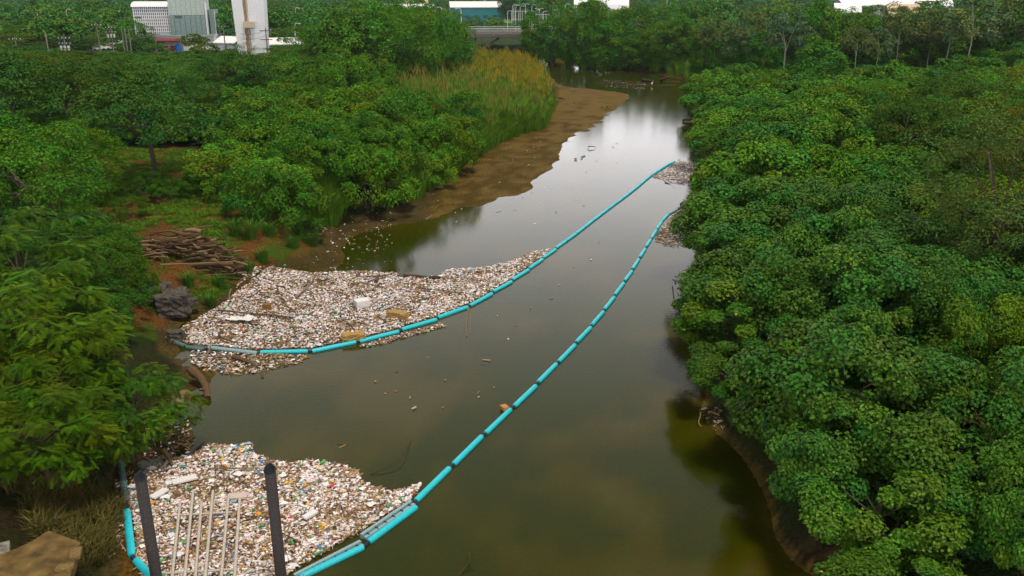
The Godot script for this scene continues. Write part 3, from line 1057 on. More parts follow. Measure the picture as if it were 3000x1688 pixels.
func booms() -> void:
	var near := thing("floating_boom", "blue pipe float boom curving round the litter by the two dark posts", "boom", Vector3.ZERO, 0.0, "floating litter booms")
	var left_arm := [[282, 1215, 338, 1328], [349, 1342, 371, 1472], [371, 1497, 386, 1630], [398, 1642, 470, 1725], [485, 1740, 620, 1790]]
	lay_boom(near, left_arm, 0.15, {0: "boom", 1: "boom_dirty"})
	var right_arm := [[690, 1790, 858, 1706], [880, 1692, 1064, 1604], [1080, 1588, 1219, 1486], [1219, 1468, 1317, 1372], [1329, 1361, 1412, 1279], [1423, 1270, 1496, 1200], [1507, 1191, 1570, 1131], [1577, 1120, 1630, 1067], [1637, 1060, 1685, 1011], [1689, 1003, 1731, 960], [1734, 953, 1768, 914], [1771, 907, 1800, 871], [1802, 864, 1828, 830], [1831, 823, 1852, 795], [1854, 788, 1872, 760], [1875, 754, 1891, 729], [1893, 723, 1907, 702], [1909, 698, 1924, 674], [1925, 671, 1940, 649], [1941, 647, 1958, 628], [1959, 627, 1984, 612], [1986, 610, 2004, 592]]
	lay_boom(near, right_arm, 0.135, {20: "boom_pale", 21: "boom_pale"})
	lay_boom(near, [[2008, 588, 2026, 578], [2028, 574, 2046, 560]], 0.135, {0: "boom_pale"})
	# the pale second row inside the near floats
	for s in [[862, 1690, 1056, 1590], [1058, 1572, 1204, 1472]]:
		var a := gp(s[0], s[1], 0.1)
		var b := gp(s[2], s[3], 0.1)
		var d := b - a
		var turn := Basis(Vector3.UP, atan2(-d.z, d.x))
		var f := part(near, "guard_board", boxm(Vector3(d.length(), 0.2, 0.13)), M.boom_pale, (a + b) / 2.0)
		f.basis = turn
		var g := part(near, "guard_board", boxm(Vector3(d.length() * 0.99, 0.1, 0.14)), M.boom_pale, (a + b) / 2.0 + turn * Vector3(0, -0.02, 0.19))
		g.basis = turn
		for i in 6:
			slab(f, "spacer", Vector3((i - 2.5) * d.length() / 6.0, 0.0, 0.14), Vector3(0.03, 0.14, 0.16), M.link)
	var far := thing("floating_boom", "blue pipe float boom stretched straight across to the overhanging bushes", "boom", Vector3.ZERO, 0.0, "floating litter booms")
	var fb := [[495, 996, 542, 1015], [546, 1017, 594, 1026], [610, 1019, 752, 1036], [763, 1033, 902, 1030], [914, 1030, 1042, 1003], [1053, 1001, 1168, 972], [1177, 966, 1279, 937], [1283, 931, 1370, 900], [1377, 896, 1442, 861], [1445, 855, 1499, 826], [1501, 820, 1549, 791], [1550, 787, 1590, 760], [1591, 756, 1628, 731]]
	fb += resample([1629, 727, 1664, 702, 1697, 678, 1727, 654, 1756, 632, 1784, 611, 1808, 593, 1833, 575, 1870, 546, 1905, 516, 1935, 497, 1962, 480, 1995, 466], 2.5)
	lay_boom(far, fb, 0.14, {0: "boom_dirty", 1: "boom_dirty", 2: "boom_pale"})


func bank_words(z: float, inland: float) -> String:
	var along := "above the undercut brown bank"
	for e in [[33.0, "across from the two dark posts"], [45.0, "facing the open water between the booms"], [58.0, "by the curved boom's debris mat"], [75.0, "by the straight boom's litter end"], [100.0, "along the open water past the booms"], [130.0, "facing the tip of the mudflat"], [150.0, "near the far bend's islet"]]:
		if -z > e[0]:
			along = e[1]
	var rank := "hanging over the water" if inland < 4.5 else "in the second rank" if inland < 10.0 else "deep in the growth" if inland < 22.0 else "far back toward the wood"
	return rank + " " + along


func right_bank() -> void:
	var gaps := [[gp(2690, 560, 2.0), 5.5], [gp(2560, 300, 3.0), 5.0], [gp(2060, 585), 6.2], [gp(2030, 515), 4.8]]
	var z := -23.0
	while z > -172.0:
		var step := 2.75 + 0.0185 * -z
		var x := shore_x(z) + (1.2 if z > -42.0 else 2.6) + R(0, 1.0)
		var edge := -z * 0.62 + 7.0
		while x < edge:
			var p := Vector3(x + R(-0.25, 0.25) * step, 0, z + R(-0.35, 0.35) * step)
			var skip := false
			for g in gaps:
				if Vector2(p.x - g[0].x, p.z - g[0].z).length() < g[1]:
					skip = true
			if not skip:
				p.y = ground_height(p.x, p.z) - 0.15
				var inland := p.x - shore_x(p.z)
				var s := step / 3.3 * exp(R(-0.36, 0.34))
				var tall := s * lerpf(0.8, 1.25, smoothstep(0.0, 9.0, inland)) * R(0.6, 1.4)
				tall = minf(tall, R(0.95, 1.55))
				var lime := nz.get_noise_2d(p.x * 3.0, p.z * 3.0) + R(-0.12, 0.12)
				var words := bank_words(p.z, inland)
				if lime > 0.16:
					plant("hibiscus_lime" if z > -62.0 else "lime_mid", "lime_shrub", "yellow-green shrub " + words, "shrub", p, Vector3(s, tall, s), "yellow-green shrubs of the steep bank")
				elif lime < -0.2 and z < -60.0:
					plant("thicket_mid", "narrow_leaved_shrub", "narrow-leaved dark shrub " + words, "shrub", p, Vector3(s, tall, s) * 1.2, "narrow-leaved shrubs of the steep bank")
				else:
					plant("hibiscus" if z > -62.0 else "hibiscus_mid", "bank_shrub", "heart-leaved shrub " + words, "shrub", p, Vector3(s, tall, s), "heart-leaved shrubs of the steep bank")
			x += step * R(0.85, 1.15)
		z -= step * 0.95


func left_bank() -> void:
	# the shrub mass between the clearing, the tall trees and the mudflat
	var area := ground_poly([640, 520, 720, 470, 760, 380, 640, 330, 700, 290, 860, 260, 1000, 265, 1180, 320, 1290, 390, 1360, 420, 1400, 425, 1330, 455, 1230, 520, 1130, 560, 1050, 600, 930, 600, 830, 590, 700, 560], 3.2)
	var seen := 0
	var z := -70.0
	while z > -215.0:
		var step := 2.9 + 0.008 * -z
		var x := -95.0
		while x < 14.0:
			var p := Vector3(x + R(-0.3, 0.3) * step, 0, z + R(-0.3, 0.3) * step)
			var q := signed(area, Vector2(p.x, p.z))
			if q > -4.5:
				var y := ground_height(p.x, p.z)
				if ground_seen.y < (-0.2 if q > -0.6 else -1.0) and (q > -0.6 or ground_seen.y > -6.0):
					p.y = y - (0.6 if ground_seen.y > -4.0 else 0.15)
					var s := step / 2.9 * exp(R(-0.34, 0.36))
					var lime := nz.get_noise_2d(p.x * 3.0 + 70.0, p.z * 3.0) + R(-0.1, 0.1)
					if lime > 0.1:
						plant("lime_mid", "thicket_shrub", "light green shrub in the thicket " + thicket_words(p), "shrub", p, Vector3(s, s * R(0.75, 1.05), s) * 0.9, "light green shrubs of the thicket")
					else:
						plant("thicket_mid", "thicket_shrub", "small-leaved shrub in the thicket " + thicket_words(p), "shrub", p, Vector3(s, s * R(0.85, 1.3), s), "small-leaved shrubs of the thicket")
					seen += 1
			x += step
		z -= step
	# undergrowth below the trees as far as the street
	z = -92.0
	while z > -236.0:
		var step := 4.2 + 0.012 * -z
		var x := z * 0.63
		while x < 0.0:
			var p := Vector3(x + R(-0.35, 0.35) * step, 0, z + R(-0.35, 0.35) * step)
			x += step
			if signed(area, Vector2(p.x, p.z)) > 1.0 or signed(channel, Vector2(p.x, p.z)) > -3.0:
				continue
			var at := proj(p + Vector3(0, 2.5, 0))
			if at.x > 1150 and z > -215.0 or at.x > 230 and at.x < 660 and z > -98.0:
				continue
			p.y = ground_height(p.x, p.z) - 0.15
			var s := step / 3.2 * R(0.85, 1.2)
			var spot := "under the broad round-crowned tree" if -z < 125.0 else "under the dark trees by the street" if at.x < 560.0 else "below the white tower" if at.x < 850.0 else "at the foot of the tall wood"
			plant("thicket_mid", "undergrowth_bush", "dark undergrowth bush " + spot, "shrub", p, Vector3(s, R(0.75, 1.15), s), "undergrowth bushes " + spot)
		z -= step
	# low bushes on the near left bank
	for q in [[330, 760, 1.0], [300, 800, 1.1], [360, 850, 0.9], [250, 880, 1.2], [420, 880, 0.6], [330, 930, 0.9], [240, 760, 1.1], [300, 1000, 0.9], [180, 800, 1.3], [380, 640, 0.7], [490, 590, 0.8], [560, 575, 0.8], [610, 570, 0.8], [420, 575, 0.9], [150, 560, 1.3], [80, 620, 1.4]]:
		var p := on_ground(q[0], q[1])
		p.y -= 0.1
		plant("thicket", "low_bush", "low green bush at the rim of the earth clearing", "shrub", p, Vector3(1, 0.8, 1) * q[2], "low bushes round the clearing")


func thicket_words(p: Vector3) -> String:
	var q := proj(p)
	var a := "above the earth clearing" if q.x < 900.0 else "over the dark shallow mud" if q.x < 1250.0 else "beside the long mudflat"
	return a + (", at its muddy rim" if signed(channel, Vector2(p.x, p.z)) > -5.0 else ", well behind its rim" if -p.z < 115.0 else ", back against the tall wood")


func big_trees() -> void:
	var u_round := Vector2(13.0, 10.3)
	var u_light := Vector2(11.0, 10.3)
	var u_wood := Vector2(11.0, 10.9)
	var u_flat := Vector2(15.5, 9.6)
	stand_tree("round_tree", 452, 528, 2.5, 10.2, 13.0, u_round, "broad_tree", "broad round-crowned tree with bare trunk at the clearing's edge", "", 0)
	stand_tree("light_tree", 110, 690, 2.6, 9.5, 10.5, u_light, "leafy_tree", "light green leafy tree beside the banana plants", "", 0)
	stand_tree("light_tree", -10, 640, 2.6, 9.0, 10.0, u_light, "leafy_tree", "light green leafy tree leaning behind the banana plants", "", 1)
	stand_tree("light_tree", 270, 590, 2.6, 6.5, 7.0, u_light, "leafy_tree", "smaller light green tree under the broad round-crowned tree", "", 2)
	var back := "dark trees between the clearing and the pylons"
	for q in [[60, 440, 10.5, 13, "round_tree"], [200, 420, 10.0, 12, "round_tree"], [-40, 380, 11.0, 13, "round_tree"], [330, 380, 9.5, 11, "round_tree"], [120, 350, 9.5, 14, "spreading_tree"], [560, 400, 8.0, 9, "round_tree"], [690, 345, 9.2, 11.5, "round_tree"], [640, 320, 7.5, 10, "light_tree"], [560, 330, 7.0, 10, "light_tree"], [760, 340, 6.5, 8, "round_tree"]]:
		var un: Vector2 = u_light if q[4] == "light_tree" else u_flat if q[4] == "spreading_tree" else u_round
		var label := "dark dense tree between the clearing and the street pylons"
		if q[4] == "spreading_tree":
			label = "flat-topped feathery tree above the dark trees"
		elif q[4] == "light_tree":
			label = "bright green tree at the foot of the white tower"
		stand_tree(q[4], q[0], q[1], 2.6, q[2], q[3], un, "wood_tree", label, back if q[4] == "round_tree" else "bright trees by the tower" if q[4] == "light_tree" else "")
	for q in [[340, 262, 5.2, 11], [430, 262, 4.9, 11], [520, 268, 4.7, 10], [270, 270, 4.6, 9], [600, 250, 4.0, 9]]:
		stand_tree("light_tree", q[0], q[1], 2.6, q[2], q[3], u_light, "hedge_tree", "bright green bushy tree in the row before the lattice building", "row of bushy trees before the building")
	for q in [[60, 260, 7.5, 16], [-30, 240, 8.5, 16], [180, 250, 7.0, 14], [40, 200, 9.0, 17], [190, 190, 9.0, 16], [90, 170, 10.0, 16], [270, 180, 7.0, 11], [820, 262, 6.8, 15], [900, 275, 6.6, 16], [960, 255, 7.8, 15], [840, 235, 7.0, 14], [760, 250, 5.6, 11]]:
		stand_tree("spreading_tree", q[0], q[1], 2.6, q[2], q[3], u_flat, "spreading_tree", "flat-topped spreading tree with fine feathery foliage" if q[0] < 500 else "flat spreading tree between the tower and the tall wood", "spreading trees along the street" if q[0] < 500 else "spreading trees beside the tower")
	var dark := at_depth(388, 120, -266.0)
	dark.y = 2.6
	plant("wood_tree", "dark_tree", "round dark tree half covering the lattice screen", "tree", dark, Vector3(1.05, 1.0, 1.05), "", 1)
	# tall wood beside the reeds
	for q in [[1010, 262, 14.5, 13], [1090, 264, 15.5, 14], [1180, 258, 16.0, 14], [1260, 245, 15.5, 13], [1310, 228, 13.5, 11], [960, 250, 12.0, 12], [1120, 240, 17.0, 15], [1220, 226, 17.0, 15], [1330, 205, 12.5, 10], [1040, 236, 15.0, 14], [1290, 212, 15.0, 12], [900, 215, 11.0, 13]]:
		stand_tree("wood_tree" if int(q[0]) % 4 else "light_tree", q[0], q[1], 2.4, q[2], q[3], u_wood if int(q[0]) % 4 else u_light, "tall_tree", "tall dense tree of the wood between reeds and tower", "tall wood behind the reed bed")
	# right: the far bend, vine-draped trees over the river
	for q in [[1560, 166, 13, 8], [1610, 172, 14, 9], [1660, 178, 15, 9], [1720, 184, 20, 9], [1745, 186, 19, 8], [1700, 180, 15, 8], [1770, 188, 15, 9], [1560, 150, 13, 9], [1640, 160, 15, 9]]:
		stand_tree("vine_tree", q[0], q[1], 1.5, q[2], q[3], Vector2(6.4, 11.8), "vine_tree", "vine-draped tree rising from the far bend's bank by the bridge", "vine-draped trees at the bend")
	for q in [[1830, 184, 13, 12], [1880, 188, 11, 11], [1930, 192, 12, 11], [1980, 196, 13, 12], [1860, 172, 16, 13], [1950, 176, 16, 13], [2020, 190, 12, 10], [1800, 170, 15, 12], [2030, 172, 16, 14]]:
		stand_tree("wood_tree", q[0], q[1], 1.8, q[2], q[3], u_wood, "bend_tree", "dense tree behind the tall grass of the far bend", "trees behind the bend")
	# right: wood standing behind the shrub bank
	for q in [[2385, 245, 17, 8.5, 0], [2395, 300, 10.5, 9.0, 0], [2120, 235, 10, 8, 1], [2060, 225, 12, 8, 1], [2230, 240, 11, 8, 1], [2480, 235, 14, 9, 1], [2540, 238, 12, 8, 1], [2320, 228, 15, 8, 1]]:
		stand_tree("vine_tree", q[0], q[1], 2.2, q[2], q[3], Vector2(6.4, 11.8), "vine_tree", ("tall rounded vine-covered tree above the shrub bank" if q[2] > 16 else "squat rounded vine-covered tree below the tall one") if q[4] == 0 else "narrow vine-covered tree in the wood behind the shrub bank", "" if q[4] == 0 else "vine-covered trees behind the shrubs")
	for q in [[2090, 232, 14], [2150, 238, 12.5], [2290, 255, 15.5], [2620, 240, 16], [2500, 250, 12], [2710, 230, 15], [2760, 240, 15], [2820, 265, 18], [2950, 240, 18], [2190, 215, 15], [2560, 248, 11]]:
		stand_tree("pale_tree", q[0], q[1], 2.2, q[2], q[2] * 0.62, Vector2(8.8, 14.6), "pale_tree", "slender grey-green tree with a bare pale trunk behind the shrub bank", "pale-trunked trees behind the shrubs")
	for q in [[2600, 225, 13, 12], [2680, 222, 13, 12], [2780, 222, 14, 13], [2860, 225, 15, 13], [2930, 230, 16, 14], [3010, 240, 17, 14], [2440, 215, 14, 12], [2340, 212, 13, 12], [2250, 212, 12, 11], [2160, 208, 12, 11], [2540, 212, 13, 12], [2740, 205, 15, 13], [2830, 200, 16, 13], [2980, 210, 17, 14], [2900, 205, 17, 14], [2640, 205, 14, 12], [2890, 262, 8, 9], [2990, 270, 9, 10]]:
		stand_tree("wood_tree", q[0], q[1], 2.4, q[2], q[3], u_wood, "wood_tree", "dense green tree in the wood behind the shrub bank", "wood behind the shrub bank")
	# right edge: the twiggy olive-green trees
	stand_tree("olive_tree", 2890, 920, 1.8, 13.5, 11.5, Vector2(10.5, 13.4), "twiggy_tree", "tall olive-green twiggy tree with bare grey branches over the shrubs", "", 0)
	stand_tree("olive_tree", 3040, 720, 1.8, 15.0, 12.0, Vector2(10.5, 13.4), "twiggy_tree", "second olive-green twiggy tree behind the tall twiggy one", "", 1)
	for q in [[2230, 345, 6.5, 6.5, "light_tree", "light tree rising over the shrubs facing the mudflat tip"], [2440, 470, 7.0, 7.5, "wood_tree", "rounded dark tree over the shrubs short of the shaded gap"], [2330, 400, 6.0, 7.0, "wood_tree", "low dark tree among the shrubs before the vine-covered pair"], [2560, 380, 6.6, 7.0, "light_tree", "light tree behind the shaded gap's rim"], [2860, 400, 7.5, 8.5, "light_tree", "bright tree at the wood's foot behind the twiggy tree"], [2500, 640, 5.6, 6.0, "wood_tree", "small dark tree among the shrubs below the shaded gap"], [2260, 560, 5.2, 5.5, "light_tree", "bright small tree in the shrubs above the boom tips"], [2960, 480, 8.0, 8.0, "wood_tree", "dark tree crowding the second twiggy tree"]]:
		stand_tree(q[4], q[0], q[1], 1.8, q[2], q[3], u_light if q[4] == "light_tree" else u_wood, "bank_tree", q[5], "")
	stand_tree("round_tree", 2640, 520, 1.8, 8.5, 9.5, u_round, "bank_tree", "glossy dark tree rising over the shrubs beside the shaded gap", "")
	stand_tree("round_tree", 2760, 430, 1.8, 8.5, 10.0, u_round, "bank_tree", "dark tree behind the shaded gap in the shrubs", "")


func plain_words(p: Vector3) -> String:
	var q := proj(p)
	var a := "past the street pylons"
	for e in [[400.0, "behind the lattice building"], [660.0, "behind the white tower"], [860.0, "behind the tall wood"], [1080.0, "about the long white factory roof"], [1320.0, "between bridge and teal hall"], [1480.0, "round the sports lawn"], [1700.0, "about the barrel-roofed hall"], [1900.0, "beyond the far bend"], [2300.0, "before the white warehouses"], [2720.0, "past the white warehouses"]]:
		if q.x > e[0]:
			a = e[1]
	return a + (", first rank" if -p.z < 310.0 else ", middle ranks" if -p.z < 480.0 else ", hazy far ranks")


func far_trees() -> void:
	var count := 0
	for z in [-232.0, -262.0, -292.0, -335.0, -385.0, -450.0, -530.0, -640.0, -780.0]:
		var step: float = 11.0 + -z * 0.019
		var x: float = z * 0.66
		while x < -z * 0.66:
			var p := Vector3(x + R(-0.3, 0.3) * step, 0, z + R(-0.35, 0.35) * step)
			x += step
			var s: float = R(0.85, 1.25) * (1.0 + -z * 0.0006)
			var pp := proj(p)
			if z > -345.0 and pp.x > 1230 and pp.x < 1650:
				continue
			if z > -250.0 and pp.x > 780:
				continue
			if z > -300.0 and pp.x > 1500 and pp.x < 2020:
				continue
			if hides(p, 6.0 * s, 9.5 * s):
				s *= 0.5
				if hides(p, 6.0 * s, 9.5 * s):
					continue
			if signed(channel, Vector2(p.x, p.z)) > -4.0:
				continue
			p.y = 2.7
			if rng.randf() < 0.25:
				plant("far_flat_tree", "plain_tree", "flat-topped tree " + plain_words(p), "tree", p, Vector3(s, s * R(0.8, 1.1), s), "flat-topped trees of the plain")
			else:
				plant("far_tree", "plain_tree", "rounded green tree " + plain_words(p), "tree", p, Vector3(s, s * R(0.8, 1.25), s), "rounded trees of the plain")
			count += 1
	for i in 12:
		var q := at_depth(1466 + i * 9.5, 40, -600.0 - (i % 3) * 12.0)
		q.y = 2.8
		plant("cypress", "cypress_tree", "dark columnar cypress in the row beyond the bridge", "tree", q, Vector3.ONE * R(0.9, 1.15), "cypress row")
	# what cannot be told apart any more, out to the hills
	var where := []
	for k in 2600:
		var z := -850.0 - 3800.0 * pow(rng.randf(), 1.6)
		var p := Vector3(R(-0.68, 0.68) * -z, 2.5, z)
		var s := R(1.2, 2.0) * (1.0 + -z * 0.0002)
		where.append(Transform3D(Basis(Vector3.UP, R(0, TAU)).scaled(Vector3(s, s * R(0.7, 1.1), s)), p))
	var woods := Node3D.new()
	woods.name = "far_woods"
	add_child(woods)
	tag(woods, "far hazy woods merging into one green mass", "woods", "", "stuff")
	multi(woods, "canopy", V.far_tree[0].crown, M.leaf, where, [])
	# low hills at the end of the plain
	var hl := MB.new()
	var prev := []
	for i in 90:
		var x := -5200.0 + i * 117.0
		var ridge := 120.0 + 90.0 * nz.get_noise_1d(i * 9.0) + 40.0 * nz.get_noise_1d(i * 31.0)
		var row := [Vector3(x, 0, -4700), Vector3(x, ridge * 0.6, -5100), Vector3(x, ridge, -5500), Vector3(x, 0, -5900)]
		if prev:
			for j in 3:
				hl.quad(prev[j], prev[j + 1], row[j + 1], row[j])
		prev = row
	var hills := structure("hills", hl.mesh(), paint(Color(0.04, 0.07, 0.03), 0.95), "low wooded hills along the hazy horizon", "hills")
	hills.position = Vector3.ZERO


func blade_clump(count: int, tall: float, wide: float, lean: float, base: Color, spread: float) -> ArrayMesh:
	var b := MB.new()
	b.flat = true
	for i in count:
		var a := R(0, TAU)
		var foot := Vector3(cos(a), 0, sin(a)) * R(0, spread)
		var h := tall * R(0.6, 1.15)
		var out := Vector3(cos(a + R(-0.8, 0.8)), 0, sin(a + R(-0.8, 0.8))) * lean * h * R(0.2, 1.0)
		var side := Vector3(-sin(a + R(-1, 1)), 0, cos(a)) .normalized() * wide
		var m := foot + Vector3(0, h * 0.6, 0) + out * 0.35
		var tip := foot + Vector3(0, h * R(0.7, 0.95), 0) + out
		var g := exp(R(-0.35, 0.35))
		b.col = Color(base.r * g * R(0.8, 1.3), base.g * g, base.b * g)
		b.tri(foot - side * 0.6, m + side, foot + side * 0.6)
		b.tri(foot - side * 0.6, m - side, m + side)
		b.tri(m - side, tip, m + side)
	return b.mesh()


func plume_clump(count: int, tall: float, base: Color) -> ArrayMesh:
	var b := MB.new()
	b.flat = true
	for i in count:
		var foot := Vector3(R(-0.6, 0.6), 0, R(-0.6, 0.6))
		var lean := Vector3(R(0.0, 0.35), 0, R(-0.2, 0.2))
		var h := tall * R(0.85, 1.12)
		b.col = Color(0.12, 0.15, 0.03)
		b.tri(foot + Vector3(-0.012, 0, 0), foot + lean * 0.6 + Vector3(0, h * 0.82, 0), foot + Vector3(0.012, 0, 0))
		var g := exp(R(-0.25, 0.25))
		b.col = Color(base.r * g, base.g * g, base.b * g)
		var p0 := foot + lean * 0.6 + Vector3(0, h * 0.8, 0)
		var p1 := foot + lean * 1.1 + Vector3(0, h * 1.08, 0)
		var pm := p0.lerp(p1, 0.4)
		for k in 3:
			var a := TAU * k / 6.0
			var s := Vector3(cos(a), 0, sin(a)) * 0.065
			b.tri(p0, pm + s, p1)
			b.tri(p0, p1, pm - s)
	return b.mesh()


func scatter(poly: PackedVector2Array, count: int) -> Array:
	var lo := poly[0]
	var hi := poly[0]
	for p in poly:
		lo = lo.min(p)
		hi = hi.max(p)
	var out := []
	var tries := 0
	while out.size() < count and tries < count * 12:
		tries += 1
		var p := Vector2(R(lo.x, hi.x), R(lo.y, hi.y))
		if Geometry2D.is_point_in_polygon(p, poly):
			out.append(p)
	return out


func reeds() -> void:
	var bed := ground_poly([1160, 262, 1230, 225, 1290, 180, 1330, 158, 1400, 152, 1500, 156, 1555, 172, 1600, 215, 1625, 270, 1630, 325, 1600, 375, 1500, 425, 1400, 465, 1370, 440, 1300, 390, 1200, 320], 4.0)
	var gold := ground_poly([1380, 160, 1540, 160, 1590, 200, 1612, 250, 1560, 240, 1470, 215, 1400, 205, 1340, 190], 5.0)
	var green := blade_clump(46, 2.6, 0.028, 0.55, Color(0.095, 0.20, 0.014), 0.7)
	var gold_mesh := plume_clump(9, 3.5, Color(0.36, 0.29, 0.03))
	var pale_mesh := plume_clump(5, 3.4, Color(0.24, 0.21, 0.05))
	var w := []
	var g := []
	var pl := []
	for p in scatter(bed, 4600):
		var y := ground_height(p.x, p.y)
		if ground_seen.y > 0.1:
			continue
		var s := R(0.8, 1.25)
		var b := Basis(Vector3.UP, R(0, TAU)).scaled(Vector3(s, s, s))
		w.append(Transform3D(b, Vector3(p.x, y - 0.1, p.y)))
		var near_gold := smoothstep(-9.0, 6.0, signed(gold, p) + nz.get_noise_2d(p.x * 12.0, p.y * 12.0) * 8.0)
		if near_gold > 0.12:
			if rng.randf() < 0.22 * near_gold:
				g.append(Transform3D(b, Vector3(p.x, y, p.y)))
		elif rng.randf() < 0.13:
			pl.append(Transform3D(b, Vector3(p.x, y, p.y)))
	# tall grass along the thicket's foot and on the far bend
	for e in [[1200, 575, 1280, 535, 1350, 490, 1420, 440, 1450, 400, 1500, 380, 1560, 345, 1440, 330, 1350, 370, 1260, 440, 1180, 540], [1830, 196, 1900, 205, 1990, 216, 2030, 222, 2060, 200, 1960, 180, 1850, 178], [2060, 190, 2120, 180, 2240, 178, 2260, 200, 2080, 215], [2400, 262, 2460, 255, 2500, 245, 2470, 230, 2400, 240], [830, 580, 950, 615, 1000, 610, 980, 570, 870, 545]]:
		var poly := ground_poly(e, 1.8)
		for p in scatter(poly, 520):
			var y := ground_height(p.x, p.y)
			if ground_seen.y > 0.0:
				continue
			var s := R(0.8, 1.3)
			w.append(Transform3D(Basis(Vector3.UP, R(0, TAU)).scaled(Vector3(s, s, s)), Vector3(p.x, y - 0.1, p.y)))
	var o := Node3D.new()
	o.name = "reed_bed"
	add_child(o)
	tag(o, "tall green reeds with golden flower plumes on the inner bend", "reeds", "", "stuff")
	multi(o, "blades", green, M.leaf_soft, w, [])
	multi(o, "golden_plumes", gold_mesh, M.straw, g, [])
	multi(o, "pale_plumes", pale_mesh, M.straw, pl, [])


func grasses() -> void:
	var tuft := blade_clump(22, 0.34, 0.014, 0.9, Color(0.09, 0.185, 0.014), 0.3)
	var sere := blade_clump(26, 0.8, 0.016, 1.0, Color(0.105, 0.10, 0.028), 0.4)
	var w := []
	var zone := ground_poly([150, 500, 300, 460, 520, 465, 640, 510, 680, 560, 720, 600, 800, 640, 640, 680, 700, 720, 640, 790, 560, 850, 420, 880, 260, 840, 220, 700], 2.0)
	for p in scatter(zone, 8000):
		var a := nz.get_noise_2d(p.x * 10.0, p.y * 10.0)
		var e := nz.get_noise_2d(p.x * 40.0 + 90.0, p.y * 40.0)
		if 0.42 + a * 2.4 + e * 1.2 - 0.012 * (p.x + 24.0) < 0.35:
			continue
		var y := ground_height(p.x, p.y)
		if ground_seen.y > -0.4:
			continue
		var s := R(0.5, 1.15)
		w.append(Transform3D(Basis(Vector3.UP, R(0, TAU)).scaled(Vector3(s, s, s)), Vector3(p.x, y - 0.02, p.y)))
	var o := Node3D.new()
	o.name = "meadow_grass"
	add_child(o)
	tag(o, "short green grass in patches over the orange earth clearing", "grass", "", "stuff")
	multi(o, "blades", tuft, M.leaf_soft, w, [])
	var d := []
	var dark := ground_poly([-60, 1330, 240, 1330, 330, 1400, 320, 1560, 240, 1600, 120, 1560, 60, 1480, -60, 1460], 1.5)
	for p in scatter(dark, 420):
		var y := ground_height(p.x, p.y)
		var s := R(0.6, 1.2)
		d.append(Transform3D(Basis(Vector3.UP, R(0, TAU)).scaled(Vector3(s, s, s)), Vector3(p.x, y - 0.02, p.y)))
	var q := Node3D.new()
	q.name = "dry_grass"
	add_child(q)
	tag(q, "dry straw-coloured grass on the bank above the concrete slab", "grass", "", "stuff")
	multi(q, "blades", sere, M.straw, d, [])
	# single tussocks of tall grass
	var big := [blade_clump(120, 1.25, 0.02, 0.8, Color(0.05, 0.14, 0.014), 0.35), blade_clump(130, 1.3, 0.02, 0.9, Color(0.055, 0.125, 0.014), 0.4)]
	for e in [[556, 848, 1.1, "tall grass tussock above the grey rock outcrop"], [645, 845, 1.0, "grass tussock on the slope above the littered water"], [620, 900, 1.0, "drooping grass tussock at the litter's upper corner"], [770, 770, 1.2, "long grass tussock beside the end of the log pile"], [740, 720, 1.4, "thick grass tussock hiding the log pile's end"], [690, 690, 1.3, "grass tussock behind the log pile"], [790, 690, 1.1, "grass tussock above the earth gully"], [880, 690, 1.4, "broad grass tussock overhanging the mudflat"], [915, 720, 1.2, "grass tussock at the mudflat's corner"], [860, 730, 1.0, "small grass tussock beside the earth gully"], [730, 800, 1.0, "low grass tussock below the log pile"], [660, 790, 0.9, "low grass tussock before the log pile"], [400, 800, 1.0, "grass tussock at the log pile's shaded end"], [380, 700, 0.9, "grass tussock between log pile and banana plants"]]:
		var p := on_ground(e[0], e[1])
		p.y -= 0.05
		var t := single("grass_tussock", big[rng.randi() % 2], M.leaf_soft, e[3], "grass", p, "grass tussocks round the clearing")
		t.scale = Vector3.ONE * e[2]
		t.rotation.y = R(0, TAU)


func scrap_tint(white: float) -> Color:
	var t := rng.randf()
	var g := R(0.75, 1.1)
	if t < white:
		return [Color(0.80, 0.72, 0.76), Color(0.79, 0.70, 0.71), Color(0.66, 0.59, 0.60), Color(0.79, 0.76, 0.80), Color(0.58, 0.48, 0.43)][rng.randi() % 5] * g
	t = rng.randf()
	if t < 0.62:
		return [Color(0.34, 0.22, 0.11), Color(0.22, 0.13, 0.06), Color(0.42, 0.28, 0.14), Color(0.14, 0.085, 0.045)][rng.randi() % 4] * g
	if t < 0.74:
		return [Color(0.62, 0.40, 0.06), Color(0.55, 0.27, 0.05), Color(0.6, 0.47, 0.2)][rng.randi() % 3] * g
	if t < 0.83:
		return [Color(0.10, 0.32, 0.10), Color(0.24, 0.42, 0.16), Color(0.05, 0.26, 0.16)][rng.randi() % 3] * g
	if t < 0.90:
		return [Color(0.12, 0.24, 0.44), Color(0.28, 0.42, 0.52), Color(0.05, 0.09, 0.2)][rng.randi() % 3] * g
	if t < 0.96:
		return [Color(0.5, 0.12, 0.14), Color(0.6, 0.3, 0.32), Color(0.45, 0.1, 0.06)][rng.randi() % 3] * g
	return Color(0.03, 0.03, 0.035)


